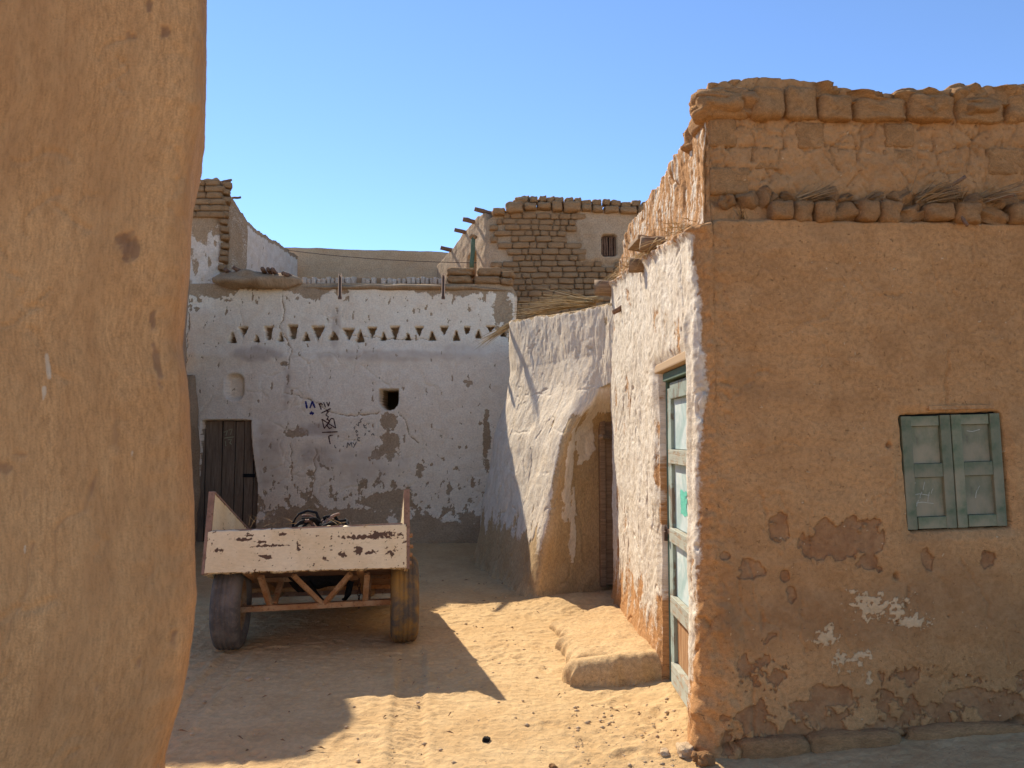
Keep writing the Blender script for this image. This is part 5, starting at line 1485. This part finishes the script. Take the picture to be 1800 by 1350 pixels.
def tail_chips(U, Z):
    f = lambda x: x / 343.0 * (BW + 0.03)
    c = 0.92 * sstep(0.14, 0.44, fbm(U * 17, Z * 26, 5, 5, 0.66)) * sstep(-0.25, 0.3, fbm(U * 3, Z * 3, 2, 6) + 0.1)
    c = np.maximum(c, 0.8 * sstep(0.40, 0.52, fbm(U * 45, Z * 40, 3, 8)))
    for i, (x, y, rx, ry) in enumerate([(268, 22, 48, 4.5), (300, 18, 30, 6), (105, 34, 26, 3), (60, 22, 20, 3), (230, 53, 7, 6), (258, 45, 8, 9), (315, 52, 9, 6), (200, 58, 5, 3), (98, 52, 10, 3), (125, 14, 8, 3), (20, 40, 9, 4), (70, 15, 8, 2), (152, 32, 2, 9), (280, 50, 10, 4), (105, 55, 9, 2.5), (90, 27, 9, 3)]):
        b_ = blob(U, Z, f(x), TH - y / 79 * TH, f(rx) * 0.85, ry * 0.8 / 79 * TH, 0.7, 34, i)
        c = np.maximum(c, 0.95 * sstep(-0.7, 0.5, b_ + 1.0 * fbm(U * 34, Z * 60, 4, 70 + i, 0.65)))
    edge = np.minimum(np.minimum(U, BW + 0.03 - U), np.minimum(Z, TH - Z))
    c = np.maximum(c, 0.52 * sstep(0.008, 0.001, edge + 0.008 * fbm(U * 30, Z * 30, 2, 9)))
    return np.clip(c, 0, 1)
def side_chips(sd):
    def f(U, Z):
        c = 0.95 * sstep(0.16, 0.34, fbm(U * 26, Z * 22, 5, 15 + sd)) * sstep(-0.3, 0.2, fbm(U * 3, Z * 3, 2, 16))
        return np.clip(np.maximum(c, 0.8 * sstep(0.35, 0.5, fbm(U * 60, Z * 50, 3, 18))), 0, 1)
    return f
tg = panel('tailgate', BW + 0.03, TH - 0.03, 0.03, tail_chips, 3, bp(-BW / 2 - 0.015, -0.022, 0.0), 0, M['cart_paint'], 0.0045, 0.03)
tg['label'] = 'cream painted steel tailgate with rusty chips'
bed_box('tailgate_rail', (BW - 0.03, 0.035, 0.022), (0, 0.012, TH - 0.012), M['cart_rail'], 0.004, None, (TILT, -math.radians(1.2), 0))
# left board shows its inner (right hand) face: inner sheets face each other
def side_board(x, sd):
    if sd < 0: o = panel('side_board', BL, BH, 0.028, side_chips(1), 7, bp(x, 0.0, 0.0), math.pi / 2, M['cart_paint'], 0.009)
    else: o = panel('side_board', BL, BH, 0.028, side_chips(2), 8, bp(x, BL, 0.0), -math.pi / 2, M['cart_paint'], 0.009)
    xs = x + (-1 if sd < 0 else 1) * 0.016
    bed_box('corner_post', (0.042, 0.03, BH + 0.015), (xs, -0.004, BH / 2), M['cart_rail'])
    bed_box('top_rail', (0.04, BL, 0.018), (xs, BL / 2 + 0.015, BH + 0.006), M['cart_rail'])
    for k in (0.65, 1.3):
        bed_box('board_stay', (0.03, 0.03, BH), (xs + (-1 if sd < 0 else 1) * 0.03, k, BH / 2), M['cart_rail'])
side_board(-BW / 2 + 0.0, -1)
side_board(BW / 2 - 0.0, 1)
bed_box('front_board', (BW - 0.04, 0.025, BH * 0.7), (0, BL - 0.02, BH * 0.35), M['cart_rail'])
bed_box('bed_floor', (BW - 0.03, BL - 0.01, 0.02), (0, BL / 2 - 0.02, 0.055), M['cart_rail'])
for x in (-0.43, 0.36):
    bed_box('chassis_rail', (0.05, BL, 0.05), (x, BL / 2 + 0.03, 0.022), M['cart_frame'])
for y in (0.10, 0.75, 1.5):
    bed_box('cross_member', (BW - 0.05, 0.04, 0.035), (0, y, 0.028), M['cart_frame'])
# latches on the tailgate's right edge
for z, k in ((0.24, 0.05), (0.16, 0.06), (0.10, 0.045), (0.04, 0.03)):
    bed_box('latch', (k * 0.8, 0.05, 0.022), (BW / 2 + 0.04, 0.03, z), M['cart_frame'])
# axle and its struts
def bar(name, a, b, w, mat, parent=cart):
    a, b = Vector(a), Vector(b); d = b - a
    bm = bmesh.new(); box_bm(bm, (w, w * 0.8, d.length), bevel=0.004)
    me = bpy.data.meshes.new(name); bm.to_mesh(me); bm.free()
    o = link(name, me, mat, parent, False)
    o.location = (a + b) / 2; o.rotation_mode = 'QUATERNION'; o.rotation_quaternion = d.to_track_quat('Z', 'Y')
    return o
ZA = 0.285
bar('axle', (-0.60, -0.02, ZA - 0.008), (0.60, -0.02, ZA + 0.012), 0.052, M['cart_frame'])
zt = lambda y: 0.605 - (y + 0.38) * math.tan(-TILT) + 0.0
for x0, x1, y0, y1 in ((-0.36, -0.41, -0.02, -0.16), (-0.33, -0.31, 0.0, 0.22), (0.34, 0.355, -0.02, -0.14), (0.36, 0.36, 0.0, 0.22), (0.015, -0.18, -0.03, -0.16), (0.045, 0.235, -0.03, -0.16)):
    bar('strut', (x0, y0, ZA + 0.02), (x1, y1, zt(y1)), 0.042, M['cart_frame'])
def lathe_x(name, prof, seg, mat, parent, groove=None):
    verts = []; faces = []; n = len(prof)
    for k in range(seg):
        a = 2 * math.pi * k / seg
        for (x, r) in prof:
            verts.append((x, math.cos(a) * r, math.sin(a) * r))
    for k in range(seg):
        k2 = (k + 1) % seg
        for i in range(n - 1):
            faces.append((k * n + i, k * n + i + 1, k2 * n + i + 1, k2 * n + i))
    me = mesh_np(name, verts, faces)
    bm = bmesh.new(); bm.from_mesh(me); bmesh.ops.remove_doubles(bm, verts=bm.verts[:], dist=1e-5); bmesh.ops.recalc_face_normals(bm, faces=bm.faces[:]); bm.to_mesh(me); bm.free()
    return link(name, me, mat, parent)
RW = 0.322
def wheel(x, sd, mat):
    hub = lathe_x('wheel', [(-0.06, 0.0), (-0.06, 0.045), (-0.02, 0.05), (-0.015, 0.10), (0.005, 0.13), (0.0, 0.165), (-0.055, 0.175), (-0.07, 0.195), (-0.078, 0.197), (-0.078, 0.187), (0.078, 0.187), (0.078, 0.197), (0.07, 0.195), (0.05, 0.175), (0.03, 0.16), (0.02, 0.10), (0.035, 0.05), (0.07, 0.045), (0.07, 0.0)], 40, M['cart_frame'], cart)
    hub.location = (x, 0, RW - 0.012); hub.scale = (sd, 1, 1)
    w = 0.098
    prof = [(-0.074, 0.185), (-0.094, 0.205), (-w - 0.006, 0.235), (-w - 0.004, 0.268), (-0.092, 0.296), (-0.078, 0.312)]
    for gx in (-0.05, -0.017, 0.017, 0.05):
        prof += [(gx - 0.009, RW - 0.004 + 0.004 * (1 - abs(gx) / 0.06)), (gx - 0.006, RW - 0.006), (gx + 0.006, RW - 0.006), (gx + 0.009, RW - 0.004 + 0.004 * (1 - abs(gx) / 0.06))]
    prof += [(0.078, 0.312), (0.092, 0.296), (w + 0.004, 0.268), (w + 0.006, 0.235), (0.094, 0.205), (0.074, 0.185)]
    ty = lathe_x('tyre', prof, 72, mat, hub)
    return hub
wheel(-0.637, 1, M['tyre'])
wr = wheel(0.637, -1, M['tyre_ochre'])
for x in (-0.42, 0.42):
    log('shaft', bp(x, BL - 0.3, -0.02), Vector((x * 0.9, 2.45, 0.05)), 0.035, M['wood_log'], cart, int(x * 100))
# chain and strap ends hanging below the bed
for i, (x, L) in enumerate(((0.29, 0.2),)):
    for k in range(7):
        a = zt(0.1) - 0.01 - k * 0.032
        pts = [(x + 0.012 * math.cos(t_) * (1 if k % 2 else 0.3), 0.1 + 0.012 * math.cos(t_) * (0.3 if k % 2 else 1), a - 0.016 + 0.02 * math.sin(t_)) for t_ in np.linspace(0, 2 * math.pi, 9)]
        tube('chain_link', pts, 0.004, M['iron'], cart, 5)
for i, (x, dx) in enumerate(((-0.12, 0.16), (0.22, -0.06))):
    z_ = zt(0.3)
    tube('hanging_strap', [(x, 0.3, z_), (x + dx * 0.4, 0.28, z_ - 0.10), (x + dx * 0.8, 0.27, z_ - 0.15), (x + dx, 0.26, z_ - 0.13)], [0.03, 0.028, 0.02, 0.012], M['black_leather'], cart, 6, 0.3)

# ---- harness heap in the cart
hc = at(552, 912, 6.35)
heap = empty('harness_heap', (hc.x, hc.y, 0.375)); tag(heap, 'tangled heap of black harness straps lying in the cart bed', 'harness')
sk_ = brick((0.05, 0.05, 0.20), (0.50, 0.42, 0.46), M['black_leather'], heap, 0.2, LUMP, 'saddle_pad', 0.1)
rr = random.Random(5)
for i in range(13):
    cx, cy = rr.uniform(-0.12, 0.20), rr.uniform(-0.2, 0.1); R1, R2 = rr.uniform(0.05, 0.11), rr.uniform(0.04, 0.09)
    ph = rr.uniform(0, 6.28); tl = rr.uniform(-0.6, 0.6)
    pts = [(cx + R1 * math.cos(a + ph), cy + 0.06 * math.sin(2 * a + ph) + tl * R2 * math.sin(a), 0.47 - 0.25 * (cx - 0.03) ** 2 * 6 + R2 * math.sin(a) + 0.01 * math.sin(3 * a)) for a in np.linspace(0, 2 * math.pi * rr.uniform(0.7, 1.0), 16)]
    tube('strap', pts, rr.uniform(0.007, 0.014), M['black_leather'] if i % 4 else M['cart_rail'], heap, 6)
tube('strap', [(-0.16, -0.05, 0.42), (-0.15, -0.06, 0.50), (-0.11, -0.06, 0.56), (-0.04, -0.05, 0.585), (0.03, -0.05, 0.57), (0.06, -0.05, 0.5)], 0.012, M['black_leather'], heap, 6)
stw = empty('loose_straw', tuple(at(500, 922, 6.0))); tag(stw, 'few loose pale straws caught along the top of the tailgate', 'straw')
for i, (px, py) in enumerate(((440, 922), (455, 918), (520, 918), (605, 920), (640, 924), (472, 924))):
    p = at(px, py, 5.68) - Vector(stw.location)
    blades('straw', 3, p, (rr.uniform(-1, 1), -0.2, rr.uniform(0.1, 0.7)), 0.09, 0.5, 0.0025, M['straw'], stw, 400 + i, 0.1, 0.02)

# ================================================================== LITTER ON THE SAND
def pebbles():
    verts = []; faces = []
    rr = random.Random(9)
    for i in range(900):
        x, y = rr.uniform(-2.7, 0.85), rr.uniform(3.25, 9.5)
        if rr.random() < 0.3: x = rr.uniform(0.3, 0.9); y = rr.uniform(3.3, 4.6)
        r = rr.choice((0.004, 0.005, 0.006, 0.008, 0.012)) * rr.uniform(0.7, 1.3)
        b0 = len(verts); z = gz(x, y) + r * 0.3
        for (a, b, c) in ((1, 0, 0), (-1, 0, 0), (0, 1, 0), (0, -1, 0), (0, 0, 0.7), (0, 0, -0.6)):
            verts.append((x + a * r * rr.uniform(0.7, 1.4), y + b * r * rr.uniform(0.7, 1.3), z + c * r))
        for f in ((0, 2, 4), (2, 1, 4), (1, 3, 4), (3, 0, 4), (2, 0, 5), (1, 2, 5), (3, 1, 5), (0, 3, 5)):
            faces.append(tuple(b0 + k for k in f))
    o = link('pebbles', mesh_np('pebbles', verts, faces), M['stone'], None)
    tag(o, 'small pebbles and dung crumbs scattered over the sand', 'pebbles', kind='stuff')
pebbles()
def straw_litter():
    verts = []; faces = []; rr = random.Random(19)
    for i in range(70):
        x, y = rr.uniform(-2.6, 0.85), rr.uniform(3.3, 8.5); a = rr.uniform(0, 6.28); L = rr.uniform(0.01, 0.035); w = rr.uniform(0.0012, 0.0025); z = gz(x, y) + 0.010
        dx, dy = math.cos(a) * L, math.sin(a) * L; sx, sy = -math.sin(a) * w, math.cos(a) * w; b0 = len(verts)
        verts += [(x - dx + sx, y - dy + sy, z), (x - dx - sx, y - dy - sy, z), (x + dx, y + dy, z + 0.006), (x, y, z + 0.012)]
        faces += [(b0, b0 + 1, b0 + 3), (b0 + 1, b0 + 2, b0 + 3), (b0 + 2, b0, b0 + 3), (b0, b0 + 2, b0 + 1)]
    tag(link('straw_litter', mesh_np('straw_litter', verts, faces), M['straw_dark'], None, False), 'bits of dry straw scattered over the sand', 'straw', kind='stuff')
straw_litter()
STN = [((1205, 1322), 0.055, 'pale stone at the foot of the house corner', 'stone', 'stone'), ((1168, 1322), 0.030, 'small pale stone on the sand left of the house corner', 'stone', 'stone'),
       ((855, 1297), 0.024, 'dark clod lying alone on the sunlit sand in the foreground', 'dark', 'clod'), ((437, 1190), 0.022, 'small pale stone in the shade in front of the left wheel', 'stone', 'stone'), ((470, 1190), 0.018, 'smaller pale stone in shade right of its twin before the cart', 'stone', 'stone'),
       ((972, 1342), 0.020, 'brown clod at the lower edge of the sunlit sand', 'brick_red', 'clod')]
for (p, r, lab, mt, cat) in STN:
    g = gnd(p[0], p[1], 0.02); z_ = gz(g.x, g.y)
    o = brick((g.x, g.y, z_ + r * 0.3), (r * 2.0, r * 1.4, r * 1.0), M[mt], None, random.uniform(0, 3), LUMP, cat, 0.2)
    tag(o, lab, cat)
